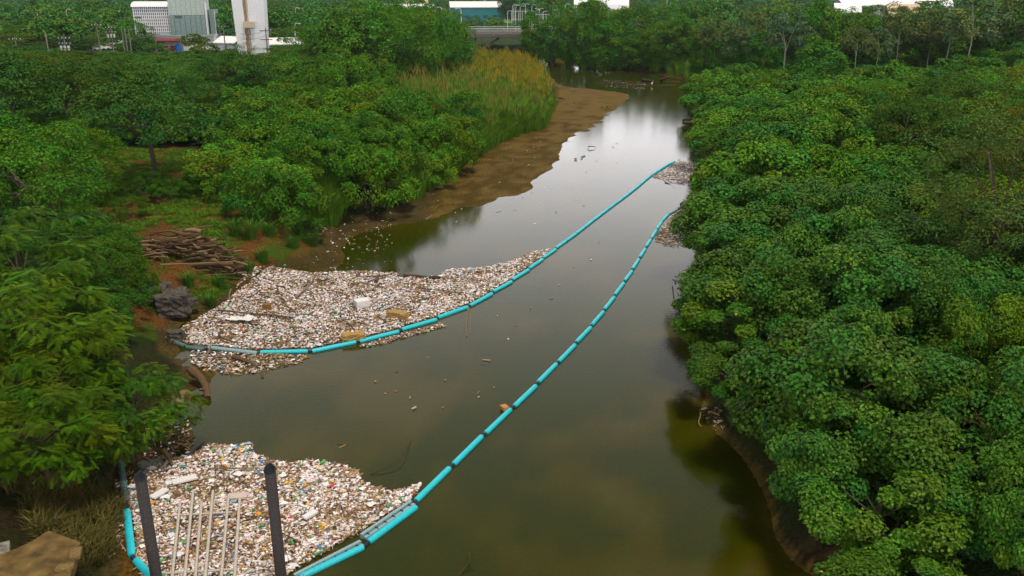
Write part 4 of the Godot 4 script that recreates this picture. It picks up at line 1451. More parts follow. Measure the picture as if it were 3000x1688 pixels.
func lump(sides: int, rough: float) -> ArrayMesh:
	# a crumpled or broken piece about one unit across
	var b := MB.new()
	b.flat = true
	var rings := []
	for i in 4:
		var y := -0.5 + i / 3.0
		var q := 0.5 * sqrt(maxf(0.12, 1.0 - 3.2 * y * y))
		var ring := []
		for k in sides:
			var a := TAU * k / sides
			ring.append(Vector3(cos(a) * q * R(1.0 - rough, 1.0 + rough), y * R(0.8, 1.2), sin(a) * q * R(1.0 - rough, 1.0 + rough)))
		rings.append(ring)
	for i in 3:
		for k in sides:
			var j := (k + 1) % sides
			b.quad(rings[i][k], rings[i][j], rings[i + 1][j], rings[i + 1][k])
	for k in range(1, sides - 1):
		b.tri(rings[0][0], rings[0][k + 1], rings[0][k])
		b.tri(rings[3][0], rings[3][k], rings[3][k + 1])
	return b.mesh()


func sheet_mesh() -> ArrayMesh:
	# a crumpled bag or wrapper
	var b := MB.new()
	b.flat = true
	var n := 4
	var p := []
	for i in n + 1:
		for k in n + 1:
			p.append(Vector3(-0.5 + i / float(n) + R(-0.08, 0.08), R(0.0, 0.28), -0.5 + k / float(n) + R(-0.08, 0.08)))
	for i in n:
		for k in n:
			var a := i * (n + 1) + k
			b.quad(p[a], p[a + 1], p[a + n + 2], p[a + n + 1])
	return b.mesh()


func bottle_mesh() -> ArrayMesh:
	var b := MB.new()
	b.tube([Vector3(-0.5, 0, 0), Vector3(-0.47, 0, 0), Vector3(0.0, 0, 0), Vector3(0.22, 0, 0), Vector3(0.36, 0, 0), Vector3(0.46, 0, 0)], [0.1, 0.15, 0.145, 0.15, 0.06, 0.055], 9)
	return b.mesh()


func cap_mesh() -> ArrayMesh:
	var b := MB.new()
	b.tube([Vector3(0.44, 0, 0), Vector3(0.52, 0, 0)], [0.068, 0.068], 8)
	return b.mesh()


func wide_basis(sx: float, sy: float, sz: float) -> Basis:
	return Basis(Vector3.UP, R(0, TAU)) * Basis(Vector3.RIGHT, R(-0.35, 0.35)) * Basis.from_scale(Vector3(sx, sy, sz))


func fill_litter(called: String, label: String, areas: Array, white: float) -> void:
	var o := Node3D.new()
	o.name = called
	add_child(o)
	tag(o, label, "litter", "", "stuff")
	var shapes := {"chunk": [lump(6, 0.25), []], "flake": [lump(5, 0.4), []], "wrapper": [sheet_mesh(), []], "bottle": [bottle_mesh(), []], "twig": [boxm(Vector3(1, 1, 1)), []]}
	var tints := {"chunk": [], "flake": [], "wrapper": [], "bottle": [], "twig": []}
	for a in areas:
		var poly := ground_poly(a[0])
		for p in scatter(poly, a[1]):
			var mixed := nz.get_noise_2d(p.x * 16.0, p.y * 16.0)
			var wood := clampf(0.42 - mixed * 2.8 - (a[2] if a.size() > 2 else 0.0), 0.0, 1.0)
			var y := maxf(0.0, ground_height(p.x, p.y)) + R(0.0, 0.09)
			var s := exp(R(-0.55, 0.5)) * 0.104
			var k: String
			var bs: Basis
			var tint := scrap_tint(white)
			if rng.randf() < 0.13 + 0.45 * wood:
				k = "twig"
				bs = wide_basis(s * R(1.2, 4.5), s * R(0.15, 0.32), s * R(0.18, 0.4))
				tint = [Color(0.30, 0.19, 0.10), Color(0.20, 0.12, 0.06), Color(0.44, 0.30, 0.17), Color(0.11, 0.07, 0.04)][rng.randi() % 4] * R(0.8, 1.15)
			else:
				var t := rng.randf()
				if t < 0.45:
					k = "chunk"
					bs = wide_basis(s * R(0.7, 1.3), s * R(0.4, 0.9), s * R(0.6, 1.1))
				elif t < 0.68:
					k = "flake"
					bs = wide_basis(s * R(0.8, 1.7), s * R(0.2, 0.4), s * R(0.5, 1.0))
				elif t < 0.84:
					k = "wrapper"
					bs = wide_basis(s * R(0.9, 1.6), s * R(0.5, 1.1), s * R(0.8, 1.4))
				else:
					k = "bottle"
					bs = wide_basis(s * R(1.5, 2.2), s * R(1.3, 1.9), s * R(1.3, 1.9))
			shapes[k][1].append(Transform3D(bs, Vector3(p.x, y, p.y)))
			tints[k].append(tint)
	for k in shapes:
		if shapes[k][1].size() > 0:
			multi(o, k, shapes[k][0], M.scrap, shapes[k][1], tints[k])


func litter() -> void:
	var far_raft := [500, 985, 560, 945, 640, 900, 690, 860, 720, 810, 790, 785, 850, 790, 900, 800, 960, 800, 1030, 795, 1160, 800, 1165, 815, 1290, 810, 1310, 790, 1420, 785, 1500, 765, 1560, 740, 1620, 730, 1590, 752, 1545, 783, 1499, 816, 1442, 851, 1373, 890, 1280, 926, 1172, 960, 1048, 992, 910, 1020, 760, 1025, 605, 1012, 540, 1004, 495, 990]
	var near_raft := [620, 1300, 660, 1310, 735, 1298, 742, 1335, 800, 1350, 850, 1362, 900, 1352, 1000, 1362, 1050, 1385, 1062, 1410, 1090, 1428, 1150, 1445, 1200, 1430, 1237, 1415, 1205, 1462, 1050, 1560, 855, 1675, 700, 1790, 440, 1800, 405, 1650, 390, 1500, 375, 1430, 400, 1395, 500, 1345, 560, 1340]
	fill_litter("litter_raft", "dense raft of pale plastic litter and wood held behind the straight boom", [[far_raft, 25000, 0.12]], 0.8)
	fill_litter("litter_raft_001", "dense raft of mixed litter round the two dark posts", [[near_raft, 21000, 0.05]], 0.68)
	fill_litter("escaped_litter", "loose litter that slipped past the straight boom", [[[560, 1030, 900, 1042, 885, 1062, 780, 1088, 690, 1102, 600, 1090, 555, 1060], 900], [[1050, 1015, 1290, 948, 1300, 958, 1180, 992, 1110, 1012, 1060, 1020], 330, -0.3]], 0.5)
	fill_litter("bush_litter", "litter caught where the straight boom meets the bushes", [[[1912, 517, 1928, 509, 1990, 468, 2030, 480, 2030, 545, 1965, 537], 1500, 0.2]], 0.8)
	fill_litter("debris_mat", "brown mat of twigs and straw caught behind the curved boom's tip", [[[1915, 705, 1945, 655, 1990, 615, 2030, 590, 2060, 640, 2040, 725, 1950, 722], 1500, -1.0]], 0.25)
	fill_litter("strewn_litter", "sparse litter strewn over the mud and the earth bank", [[[870, 640, 1000, 640, 1150, 600, 1150, 780, 960, 790, 900, 770], 230], [[640, 580, 860, 640, 900, 680, 600, 640], 110], [[420, 780, 680, 780, 640, 830, 460, 830], 130], [[880, 630, 930, 640, 960, 690, 900, 690], 160], [[340, 1390, 390, 1380, 375, 1600, 330, 1640], 120], [[420, 1250, 560, 1230, 560, 1330, 420, 1350], 150], [[1160, 580, 1400, 480, 1600, 380, 1560, 520, 1300, 650], 45], [[1760, 232, 1900, 238, 1890, 262, 1770, 255], 260, -0.5], [[2040, 1180, 2110, 1220, 2130, 1280, 2080, 1260], 45, -0.4], [[900, 1080, 1300, 1030, 1750, 700, 1850, 620, 1500, 1150, 1000, 1350], 26], [[1300, 640, 1600, 500, 1850, 400, 1800, 560, 1400, 760], 30]], 0.5)
	# pieces one can pick out
	var kinds := []
	var bm := bottle_mesh()
	var cm := cap_mesh()
	var rafts := [ground_poly(near_raft), ground_poly(far_raft)]
	var names := ["raft round the dark posts", "raft behind the straight boom"]
	var caps := [paint(Color(0.02, 0.15, 0.5)), paint(Color(0.6, 0.05, 0.04)), paint(Color(0.7, 0.7, 0.7))]
	var bottle_kinds := [["clear grey", Color(0.42, 0.46, 0.47)], ["green", Color(0.06, 0.30, 0.10)], ["pale blue", Color(0.25, 0.42, 0.55)], ["white", Color(0.75, 0.74, 0.76)], ["brown", Color(0.2, 0.09, 0.03)]]
	for k in bottle_kinds:
		k.append(paint(k[1], 0.25, 0.5))
	for r in 2:
		for p in scatter(rafts[r], 70 if r == 0 else 50):
			var k: Array = bottle_kinds[rng.randi() % 5]
			var o := thing("plastic_bottle", "%s plastic bottle lying in the litter %s" % [k[0], names[r]], "bottle", Vector3(p.x, R(0.09, 0.15), p.y), R(0, TAU), "%s bottles in the %s" % [k[0], names[r]])
			o.rotation.x = R(0, TAU)
			o.scale = Vector3.ONE * R(0.24, 0.4)
			part(o, "body", bm, k[2])
			part(o, "cap", cm, caps[rng.randi() % 3])
	var bits := [["foam_chunk", "white foam chunk", "foam", Color(0.78, 0.77, 0.79), 90, Vector3(1.0, 0.45, 0.7), 0.22], ["plastic_bag", "crumpled white plastic bag", "bag", Color(0.7, 0.69, 0.72), 46, Vector3(1.2, 0.8, 1.0), 0.25], ["food_tub", "yellow broken plastic tub", "tub", Color(0.66, 0.42, 0.06), 22, Vector3(0.8, 0.5, 0.7), 0.28], ["plastic_scrap", "green plastic scrap", "scrap", Color(0.08, 0.36, 0.1), 20, Vector3(1.1, 0.35, 0.5), 0.28], ["plastic_scrap", "red plastic scrap", "scrap", Color(0.5, 0.06, 0.08), 12, Vector3(1.0, 0.4, 0.6), 0.26], ["plastic_scrap", "blue plastic scrap", "scrap", Color(0.05, 0.2, 0.5), 12, Vector3(1.0, 0.4, 0.6), 0.26], ["plastic_scrap", "orange plastic scrap", "scrap", Color(0.66, 0.25, 0.03), 14, Vector3(1.0, 0.4, 0.7), 0.28]]
	for e in bits:
		var m := paint(e[3], 0.6)
		var shapes := [lump(6, 0.2), lump(5, 0.35), lump(7, 0.25)]
		if e[0] == "plastic_bag":
			shapes = [sheet_mesh(), sheet_mesh(), sheet_mesh()]
		for r in 2:
			for p in scatter(rafts[r], int(e[4] * (0.6 if r == 0 else 0.4))):
				var o := single(e[0], shapes[rng.randi() % 3], m, "%s lying in the litter %s" % [e[1], names[r]], e[2], Vector3(p.x, R(0.07, 0.14), p.y), "%ss in the %s" % [e[1], names[r]])
				o.basis = Basis(Vector3.UP, R(0, TAU)) * Basis.from_scale(e[5] * e[6] * R(0.6, 1.25))


func rough_box(size: Vector3, wear: float) -> ArrayMesh:
	# a block with rounded, chipped edges
	var b := MB.new()
	b.flat = true
	var n := 9
	for f in 6:
		var ax := f % 3
		var s := -1.0 if f < 3 else 1.0
		var p := []
		for i in n + 1:
			for k in n + 1:
				var q := Vector3.ZERO
				q[ax] = s
				q[(ax + 1) % 3] = -1.0 + 2.0 * i / n
				q[(ax + 2) % 3] = -1.0 + 2.0 * k / n
				var round_off := q.normalized() * 1.25
				q = q.lerp(round_off, 0.16 if q.length() > 1.3 else 0.03)
				q *= 1.0 + wear * (0.7 * nz.get_noise_3d(q.x * 60.0 + size.x * 90.0, q.y * 60.0, q.z * 60.0) + 0.4 * nz.get_noise_3d(q.x * 190.0, q.y * 190.0 + size.z * 40.0, q.z * 190.0))
				p.append(q * size / 2.0)
		for i in n:
			for k in n:
				var a := i * (n + 1) + k
				if s > 0:
					b.quad(p[a], p[a + 1], p[a + n + 2], p[a + n + 1])
				else:
					b.quad(p[a], p[a + n + 1], p[a + n + 2], p[a + 1])
	return b.mesh()


func log_mesh(ln: float, r: float, bend: float, fork := false) -> ArrayMesh:
	var b := MB.new()
	var path := []
	var rr := []
	var w := R(0, TAU)
	for i in 8:
		var t := i / 7.0
		path.append(Vector3((t - 0.5) * ln, bend * sin(t * PI + w) * 0.5 + R(-0.3, 0.3) * r, bend * sin(t * 4.0 + w)))
		rr.append(r * lerpf(1.05, 0.6, t) * R(0.85, 1.15))
	b.tube(path, rr, 8, true, 0.1, rng)
	if fork:
		b.tube([path[4], path[5] + Vector3(0.1, 0.25, 0.3) * ln * 0.14, path[5] + Vector3(0.25, 0.4, 0.8) * ln * 0.2], [r * 0.6, r * 0.45, r * 0.25], 6, true, 0.1, rng)
	return b.mesh()


func lay_log(label: String, x0: float, y0: float, x1: float, y1: float, h0: float, h1: float, r: float, bend: float, m: Material, called := "driftwood_log", group := "", fork := false) -> void:
	var a := gp(x0, y0, h0)
	var b := gp(x1, y1, h1)
	var d := b - a
	var o := single(called, log_mesh(d.length(), r, bend, fork), m, label, "log", (a + b) / 2.0, group)
	o.basis = Basis(Vector3.UP, atan2(-d.z, d.x)) * Basis(Vector3.BACK, asin(clampf(d.y / d.length(), -1, 1)))


func driftwood() -> void:
	# the heap of logs on the clearing
	var c := gp(540, 745, 2.2)
	c.y = ground_height(c.x, c.z)
	var across := (gp(680, 745, 2.2) - gp(400, 745, 2.2)) / 2.0
	var half := across.length()
	var mats := [M.driftwood, M.driftwood_dark, M.driftwood_pale, M.driftwood]
	for i in 140:
		var u := R(-0.92, 0.92)
		var v := R(-1, 1)
		var top := 2.0 * (1.0 - absf(u) ** 1.8) * (1.0 - 0.75 * absf(v))
		var hgt := top * sqrt(rng.randf())
		var ln := R(1.3, 3.6) * (1.0 if i % 5 else 1.35)
		var at := c + Vector3(u * half, 0.1 + hgt, v * 1.9 - 0.3)
		at.y = ground_height(at.x, at.z) + 0.08 + hgt
		var r := R(0.04, 0.09) if i % 6 else R(0.11, 0.19)
		var thick := "thick" if i % 6 == 0 else "thin"
		var o := single("heap_log", log_mesh(ln, r, R(0.05, 0.28), i % 7 == 0), mats[i % 4], "%s weathered branch in the driftwood heap on the clearing" % thick, "log", at, "%s branches of the driftwood heap" % thick)
		o.rotation = Vector3(R(0, TAU), R(-0.75, 0.75) + (PI if rng.randf() < 0.5 else 0.0), R(-0.22, 0.22))
	for e in [[["long thin pole along the heap's lower rim"], 470, 775, 690, 765], [["bent pole crossing the heap's face"], 395, 745, 480, 705]]:
		lay_log(e[0][0], e[1], e[2], e[3], e[4], 2.5, 2.4, 0.05, 0.15, M.driftwood_pale, "heap_log")
	# branches washed into the rafts
	var raft := ground_poly([620, 930, 700, 860, 820, 800, 1000, 805, 1280, 820, 1400, 800, 1350, 880, 1150, 950, 900, 1000, 700, 1000])
	for p in scatter(raft, 60):
		var o := single("raft_branch", log_mesh(R(0.6, 2.0), R(0.018, 0.045), R(0.03, 0.2), rng.randf() < 0.3), mats[rng.randi() % 4], "bare branch washed into the straight boom's litter raft", "branch", Vector3(p.x, R(0.12, 0.2), p.y), "branches in the straight boom's litter")
		o.rotation = Vector3(0, R(0, TAU), R(-0.06, 0.06))
	raft = ground_poly([480, 1400, 640, 1330, 900, 1380, 1080, 1450, 1000, 1560, 850, 1650, 480, 1660])
	for p in scatter(raft, 30):
		var o := single("raft_branch", log_mesh(R(0.4, 1.2), R(0.014, 0.03), R(0.02, 0.1)), mats[rng.randi() % 4], "bare branch washed into the litter round the dark posts", "branch", Vector3(p.x, R(0.12, 0.2), p.y), "branches in the litter round the posts")
		o.rotation = Vector3(0, R(0, TAU), R(-0.06, 0.06))
	# singles
	lay_log("curved dark log lying across the escaped litter", 690, 1045, 778, 1100, 0.22, 0.1, 0.14, 0.45, M.driftwood)
	lay_log("thick pale root log on the bank under the feathery tree", 490, 1215, 560, 1140, 0.9, 1.0, 0.34, 0.35, M.driftwood_pale, "driftwood_log", "", true)
	lay_log("broken stump end poking out of the bank by the pale root", 560, 1080, 612, 1160, 0.9, 0.25, 0.24, 0.2, M.driftwood, "driftwood_log", "", true)
	lay_log("yellow weathered plank stub beside the near litter", 482, 1318, 500, 1362, 0.25, 0.15, 0.1, 0.05, worn(Color(0.42, 0.24, 0.05), 0.85, 0.5, 2.0, 77), "plank")
	lay_log("bamboo pole drifting below the straight boom", 1370, 900, 1368, 985, 0.05, 0.03, 0.05, 0.04, M.driftwood_pale, "bamboo_pole")
	lay_log("second thinner bamboo pole drifting beside the first one", 1376, 902, 1376, 978, 0.05, 0.03, 0.035, 0.03, M.driftwood_pale, "bamboo_pole")
	lay_log("black charred log on the mudflat by the reeds", 1618, 283, 1655, 291, 0.5, 0.35, 0.3, 0.1, M.driftwood_dark)
	lay_log("drift log among the far bend's debris islet", 1880, 232, 1915, 240, 0.5, 0.4, 0.35, 0.3, M.driftwood_dark)
	lay_log("forked drift log by the far bend's shore", 1935, 236, 1962, 228, 0.5, 1.2, 0.4, 0.5, M.driftwood_dark, "driftwood_log", "", true)
	lay_log("half sunk dark log at the bushes' upper edge", 1995, 260, 2022, 268, 0.3, 0.4, 0.25, 0.3, M.driftwood_dark)
	lay_log("half sunk dark log beside the leaning bushes", 2000, 352, 2040, 350, 0.25, 0.3, 0.22, 0.3, M.driftwood_dark)
	lay_log("pale stick floating on the open shallow water", 1248, 642, 1265, 632, 0.06, 0.06, 0.06, 0.02, M.driftwood_pale, "stick")
	lay_log("long thin pole lying on the straight boom's litter", 640, 910, 860, 930, 0.25, 0.2, 0.06, 0.08, M.driftwood, "stick")
	lay_log("bleached branch on the straight boom's litter beside the pole", 870, 870, 930, 800, 0.25, 0.2, 0.06, 0.2, M.driftwood_pale, "stick")
	lay_log("dark trunk at the upper rim of the straight boom's litter", 1180, 808, 1290, 812, 0.18, 0.15, 0.17, 0.25, M.driftwood_dark)
	lay_log("short brown log at the upper rim of the straight boom's litter", 1100, 825, 1112, 805, 0.2, 0.2, 0.14, 0.03, M.driftwood)
	lay_log("forked brown branch on the litter near the dirty floats", 640, 970, 680, 1008, 0.2, 0.15, 0.08, 0.3, M.driftwood, "stick", "", true)
	lay_log("grey branch across the straight boom's dirty floats", 600, 1055, 618, 1005, 0.2, 0.3, 0.06, 0.05, M.driftwood_pale, "stick")
	lay_log("curved stick standing out of the earth bank's foot", 668, 845, 700, 905, 1.2, 0.3, 0.04, 0.3, M.driftwood_pale, "stick")
	lay_log("brown rusty pipe lying on the debris mat", 1998, 602, 2024, 598, 0.45, 0.45, 0.36, 0.0, M.driftwood)
	lay_log("twig drifting from the bushes' litter", 1950, 534, 1978, 552, 0.05, 0.05, 0.05, 0.2, M.driftwood_dark, "stick")
	lay_log("thin branch trailing under the water's surface near the curved boom", 1085, 1390, 1225, 1295, 0.015, 0.012, 0.02, 0.5, M.driftwood_dark, "stick")
	lay_log("long straight stick lying on the near litter behind the dark post", 610, 1372, 775, 1372, 0.2, 0.22, 0.035, 0.03, M.driftwood_pale, "stick")
	lay_log("short stick standing off the long straight stick", 655, 1376, 655, 1408, 0.15, 0.2, 0.035, 0.02, M.driftwood_pale, "stick")
	lay_log("dark stick at the near litter's upper corner", 565, 1328, 597, 1296, 0.12, 0.1, 0.05, 0.1, M.driftwood_dark, "stick")
	lay_log("dead twig breaking the open water near the frame's lower edge", 1350, 1690, 1372, 1622, 0.02, 0.2, 0.035, 0.15, M.driftwood_dark, "stick", "", true)
	lay_log("dead twig cluster on the bright open water", 1724, 432, 1742, 430, 0.1, 0.25, 0.07, 0.3, M.driftwood_dark, "stick", "", true)
	lay_log("small snag beside the dead twig cluster", 1684, 466, 1690, 465, 0.1, 0.15, 0.1, 0.05, M.driftwood_dark, "stick")
	lay_log("short snag floating past the twig cluster", 1700, 462, 1716, 455, 0.1, 0.12, 0.07, 0.1, M.driftwood_dark, "stick")
	lay_log("dead branch reaching from the leaning bushes over water", 1962, 815, 2040, 850, 0.4, 1.0, 0.04, 0.4, M.driftwood_dark, "stick", "", true)
	lay_log("pale curved root on the undercut bank", 2042, 1206, 2062, 1252, 0.5, 0.05, 0.04, 0.2, M.driftwood_pale, "stick")


func foreground() -> void:
	# two dark mooring posts
	for e in [[410, 1395, 5.0, "dark round mooring post with domed cap on the bank side of the litter"], [790, 1372, 5.0, "dark round mooring post with domed cap in the middle of the litter"]]:
		var top := gp(e[0], e[1], e[2])
		var o := thing("mooring_post", e[3], "post", Vector3(top.x, 0, top.z))
		var b := MB.new()
		b.tube([Vector3(0, -1.2, 0), Vector3(0, 1.2, 0), Vector3(0, 2.4, 0), Vector3(0, 3.6, 0), Vector3(0, e[2] - 0.12, 0)], [0.19, 0.19, 0.19, 0.188, 0.188], 20)
		part(o, "shaft", b.mesh(), M.post)
		var c := MB.new()
		c.tube([Vector3(0, e[2] - 0.12, 0), Vector3(0, e[2] - 0.06, 0), Vector3(0, e[2] + 0.04, 0), Vector3(0.02, e[2] + 0.15, 0), Vector3(0.03, e[2] + 0.2, 0)], [0.2, 0.205, 0.17, 0.08, 0.02], 14, true, 0.08, rng)
		part(o, "cap", c.mesh(), M.post_cap)
	# pale pipe frame lying over the litter
	var f := thing("pipe_frame", "flat frame of pale pipes lying over the litter between the posts", "frame")
	var bars := [[527, 1474, 504, 1688], [565, 1438, 541, 1688], [590, 1472, 572, 1688], [623, 1440, 601, 1688], [669, 1452, 648, 1688], [702, 1460, 687, 1688]]
	for i in bars.size():
		var e: Array = bars[i]
		var h := 0.42 + 0.05 * (i % 2)
		var a := gp(e[0], e[1], h)
		var c := gp(e[2], e[3], h)
		var b := MB.new()
		b.tube([a, c + (c - a) * 0.25], [0.06, 0.06], 8)
		part(f, "bar", b.mesh(), M.pole)
	for e in [[500, 1511, 680, 1501, 0.36], [484, 1680, 690, 1668, 0.36], [450, 1772, 690, 1762, 0.36]]:
		var b := MB.new()
		b.tube([gp(e[0], e[1], e[4]), gp(e[2], e[3], e[4])], [0.045, 0.045], 8)
		part(f, "cross_bar", b.mesh(), M.pole)
	# legs carry the frame on the river bed
	for e in [[504, 1511], [676, 1501], [490, 1680], [684, 1668]]:
		var p := gp(e[0], e[1], 0.36)
		var b := MB.new()
		b.tube([Vector3(p.x, -0.9, p.z), p], [0.035, 0.035], 6)
		part(f, "leg", b.mesh(), M.pole)
	# feathery trees close by
	for e in [[-17.2, -34.0, 0.72, 0.62, 0, "bright feathery-leaved tree hanging over the boom's bank end"], [-22.2, -37.0, 1.0, 0.9, 1, "bright feathery-leaved tree standing behind the overhanging one"], [-18.6, -29.8, 0.82, 0.62, 2, "feathery-leaved tree above the dry grass and concrete slab"], [-26.2, -43.5, 1.1, 0.98, 0, "feathery-leaved tree between the banana plants and the bank"], [-20.0, -34.6, 0.75, 0.72, 2, "small feathery-leaved tree filling the gap between the larger ones"]]:
		var p := Vector3(e[0], 0, e[1])
		p.y = ground_height(p.x, p.z) - 0.2
		plant("feather_tree", "feathery_tree", e[5], "tree", p, Vector3(e[2], e[3], e[2]), "", e[4])
	# concrete slab with broken corner, and the block beside it
	var h := 2.3
	var s := thing("concrete_slab", "brown stained concrete slab with broken edge above the bank", "slab")
	var edge := [Vector2(-40, 1640), Vector2(40, 1610), Vector2(96, 1585), Vector2(130, 1562), Vector2(142, 1555), Vector2(185, 1570), Vector2(236, 1590), Vector2(228, 1605), Vector2(220, 1638), Vector2(205, 1690), Vector2(170, 1780), Vector2(-60, 1780)]
	var b := MB.new()
	var mid := gp(110, 1660, h)
	for i in edge.size():
		var p := gp(edge[i].x, edge[i].y, h)
		var q := gp(edge[(i + 1) % edge.size()].x, edge[(i + 1) % edge.size()].y, h)
		var d := Vector3(0, -0.35, 0)
		b.tri(mid, p, q)
		b.quad(p, p + d, q + d, q)
	part(s, "slab_body", b.mesh(), M.slab)
	var chip := MB.new()
	chip.box(gp(222, 1622, h + 0.03), Vector3(0.32, 0.12, 0.55), Basis(Vector3.UP, 0.3))
	part(s, "broken_corner", chip.mesh(), worn(Color(0.26, 0.17, 0.06), 0.9, 0.6, 1.0, 81))
	single("slab_fragment", rough_box(Vector3(0.5, 0.1, 0.3), 0.3), worn(Color(0.26, 0.17, 0.055), 0.9, 0.6, 1.0, 82), "loose flat fragment lying on the concrete slab", "fragment", gp(188, 1664, h + 0.05))
	var bl := thing("concrete_block", "weathered pale concrete block with a footing at the slab's end", "block")
	var bb := MB.new()
	var p0 := gp(-75, 1610, 2.5)
	bb.box(p0 + Vector3(0, 0.3, 0), Vector3(1.3, 1.6, 1.1), Basis(Vector3.UP, 0.5))
	part(bl, "block_body", bb.mesh(), M.slab_pale)
	var fb := MB.new()
	fb.box(p0 + Vector3(0.15, -0.45, 0.1), Vector3(1.75, 0.22, 1.5), Basis(Vector3.UP, 0.5))
	part(bl, "footing", fb.mesh(), M.concrete)
	# rock outcrop
	for e in [[505, 890, 1.1, Vector3(1.9, 1.5, 1.6), "grey eroded rock outcrop under the grassy bank"], [455, 860, 1.5, Vector3(1.8, 1.0, 1.4), "flat grey rock shelf topped with grass"], [535, 868, 1.2, Vector3(0.9, 0.7, 0.8), "pale boulder on the rock outcrop's rim"], [565, 885, 0.9, Vector3(0.6, 0.5, 0.5), "small pale stone beside the rock outcrop"], [515, 985, 0.3, Vector3(0.9, 0.7, 0.8), "brown rock where the dirty floats begin"]]:
		var p := gp(e[0], e[1], e[2])
		var r := single("rock", rough_box(e[3], 0.4), M.rock, e[4], "rock", p)
		r.rotation = Vector3(R(-0.2, 0.2), R(0, TAU), R(-0.2, 0.2))
	# banana plants
	for e in [[205, 720, 3.4, "banana plant with drooping wide leaves by the light green tree"], [262, 690, 2.6, "banana plant leaning toward the driftwood heap"], [225, 800, 2.2, "short banana plant at the shaded bank's rim"]]:
		var p := gp(e[0], e[1], 2.3)
		p.y = ground_height(p.x, p.z) - 0.1
		var o := thing("banana_plant", e[3], "plant", p, R(0, TAU))
		var st := MB.new()
		st.col = Color(1, 1, 1)
		st.tube([Vector3.ZERO, Vector3(0.05, e[2] * 0.3, 0), Vector3(0.08, e[2] * 0.6, 0.04)], [0.13, 0.11, 0.07], 9)
		part(o, "stem", st.mesh(), worn(Color(0.12, 0.16, 0.05), 0.7, 0.5, 1.5, 85))
		for k in 8:
			var lf := MB.new()
			lf.flat = true
			var a := TAU * k / 8.0 + R(-0.3, 0.3)
			var out := Vector3(cos(a), 0, sin(a))
			var side := Vector3(-sin(a), 0, cos(a)) * 0.26
			var prev := []
			lf.col = Color(0.05, 0.15, 0.025) * R(0.8, 1.3)
			for i in 8:
				var t := i / 7.0
				var ln: float = e[2] * 0.75
				var q := Vector3(0.08, e[2] * 0.58, 0.04) + out * ln * t + Vector3(0, ln * (0.75 * t - 0.95 * t * t), 0)
				var w := sin(clampf(t * 1.02 + 0.08, 0, 1) * PI) * 1.0
				var row := [q - side * w + Vector3(0, 0.07 * w, 0), q, q + side * w + Vector3(0, 0.07 * w, 0)]
				if prev:
					lf.quad(prev[0], row[0], row[1], prev[1])
					lf.quad(prev[1], row[1], row[2], prev[2])
				prev = row
			part(o, "leaf", lf.mesh(), M.leaf_glossy)


func lamp(label: String, foot: Vector3, tall: float, arm: float, group: String, two := false) -> void:
	var o := thing("street_lamp", label, "lamp", foot, 0.0, group)
	var b := MB.new()
	b.tube([Vector3.ZERO, Vector3(0, tall * 0.9, 0)], [0.16, 0.1], 8)
	part(o, "pole", b.mesh(), M.galvanised)
	for s in ([1.0, -1.0] if two else [1.0]):
		var c := MB.new()
		c.tube([Vector3(0, tall * 0.88, 0), Vector3(arm * s * 0.15, tall * 0.97, 0), Vector3(arm * s * 0.5, tall, 0), Vector3(arm * s, tall * 0.99, 0)], [0.1, 0.09, 0.08, 0.07], 6)
		part(o, "arm", c.mesh(), M.galvanised)
		slab(o, "lamp_head", Vector3(arm * s * 1.1, tall * 0.985, 0), Vector3(absf(arm) * 0.35, 0.16, 0.3), M.white)


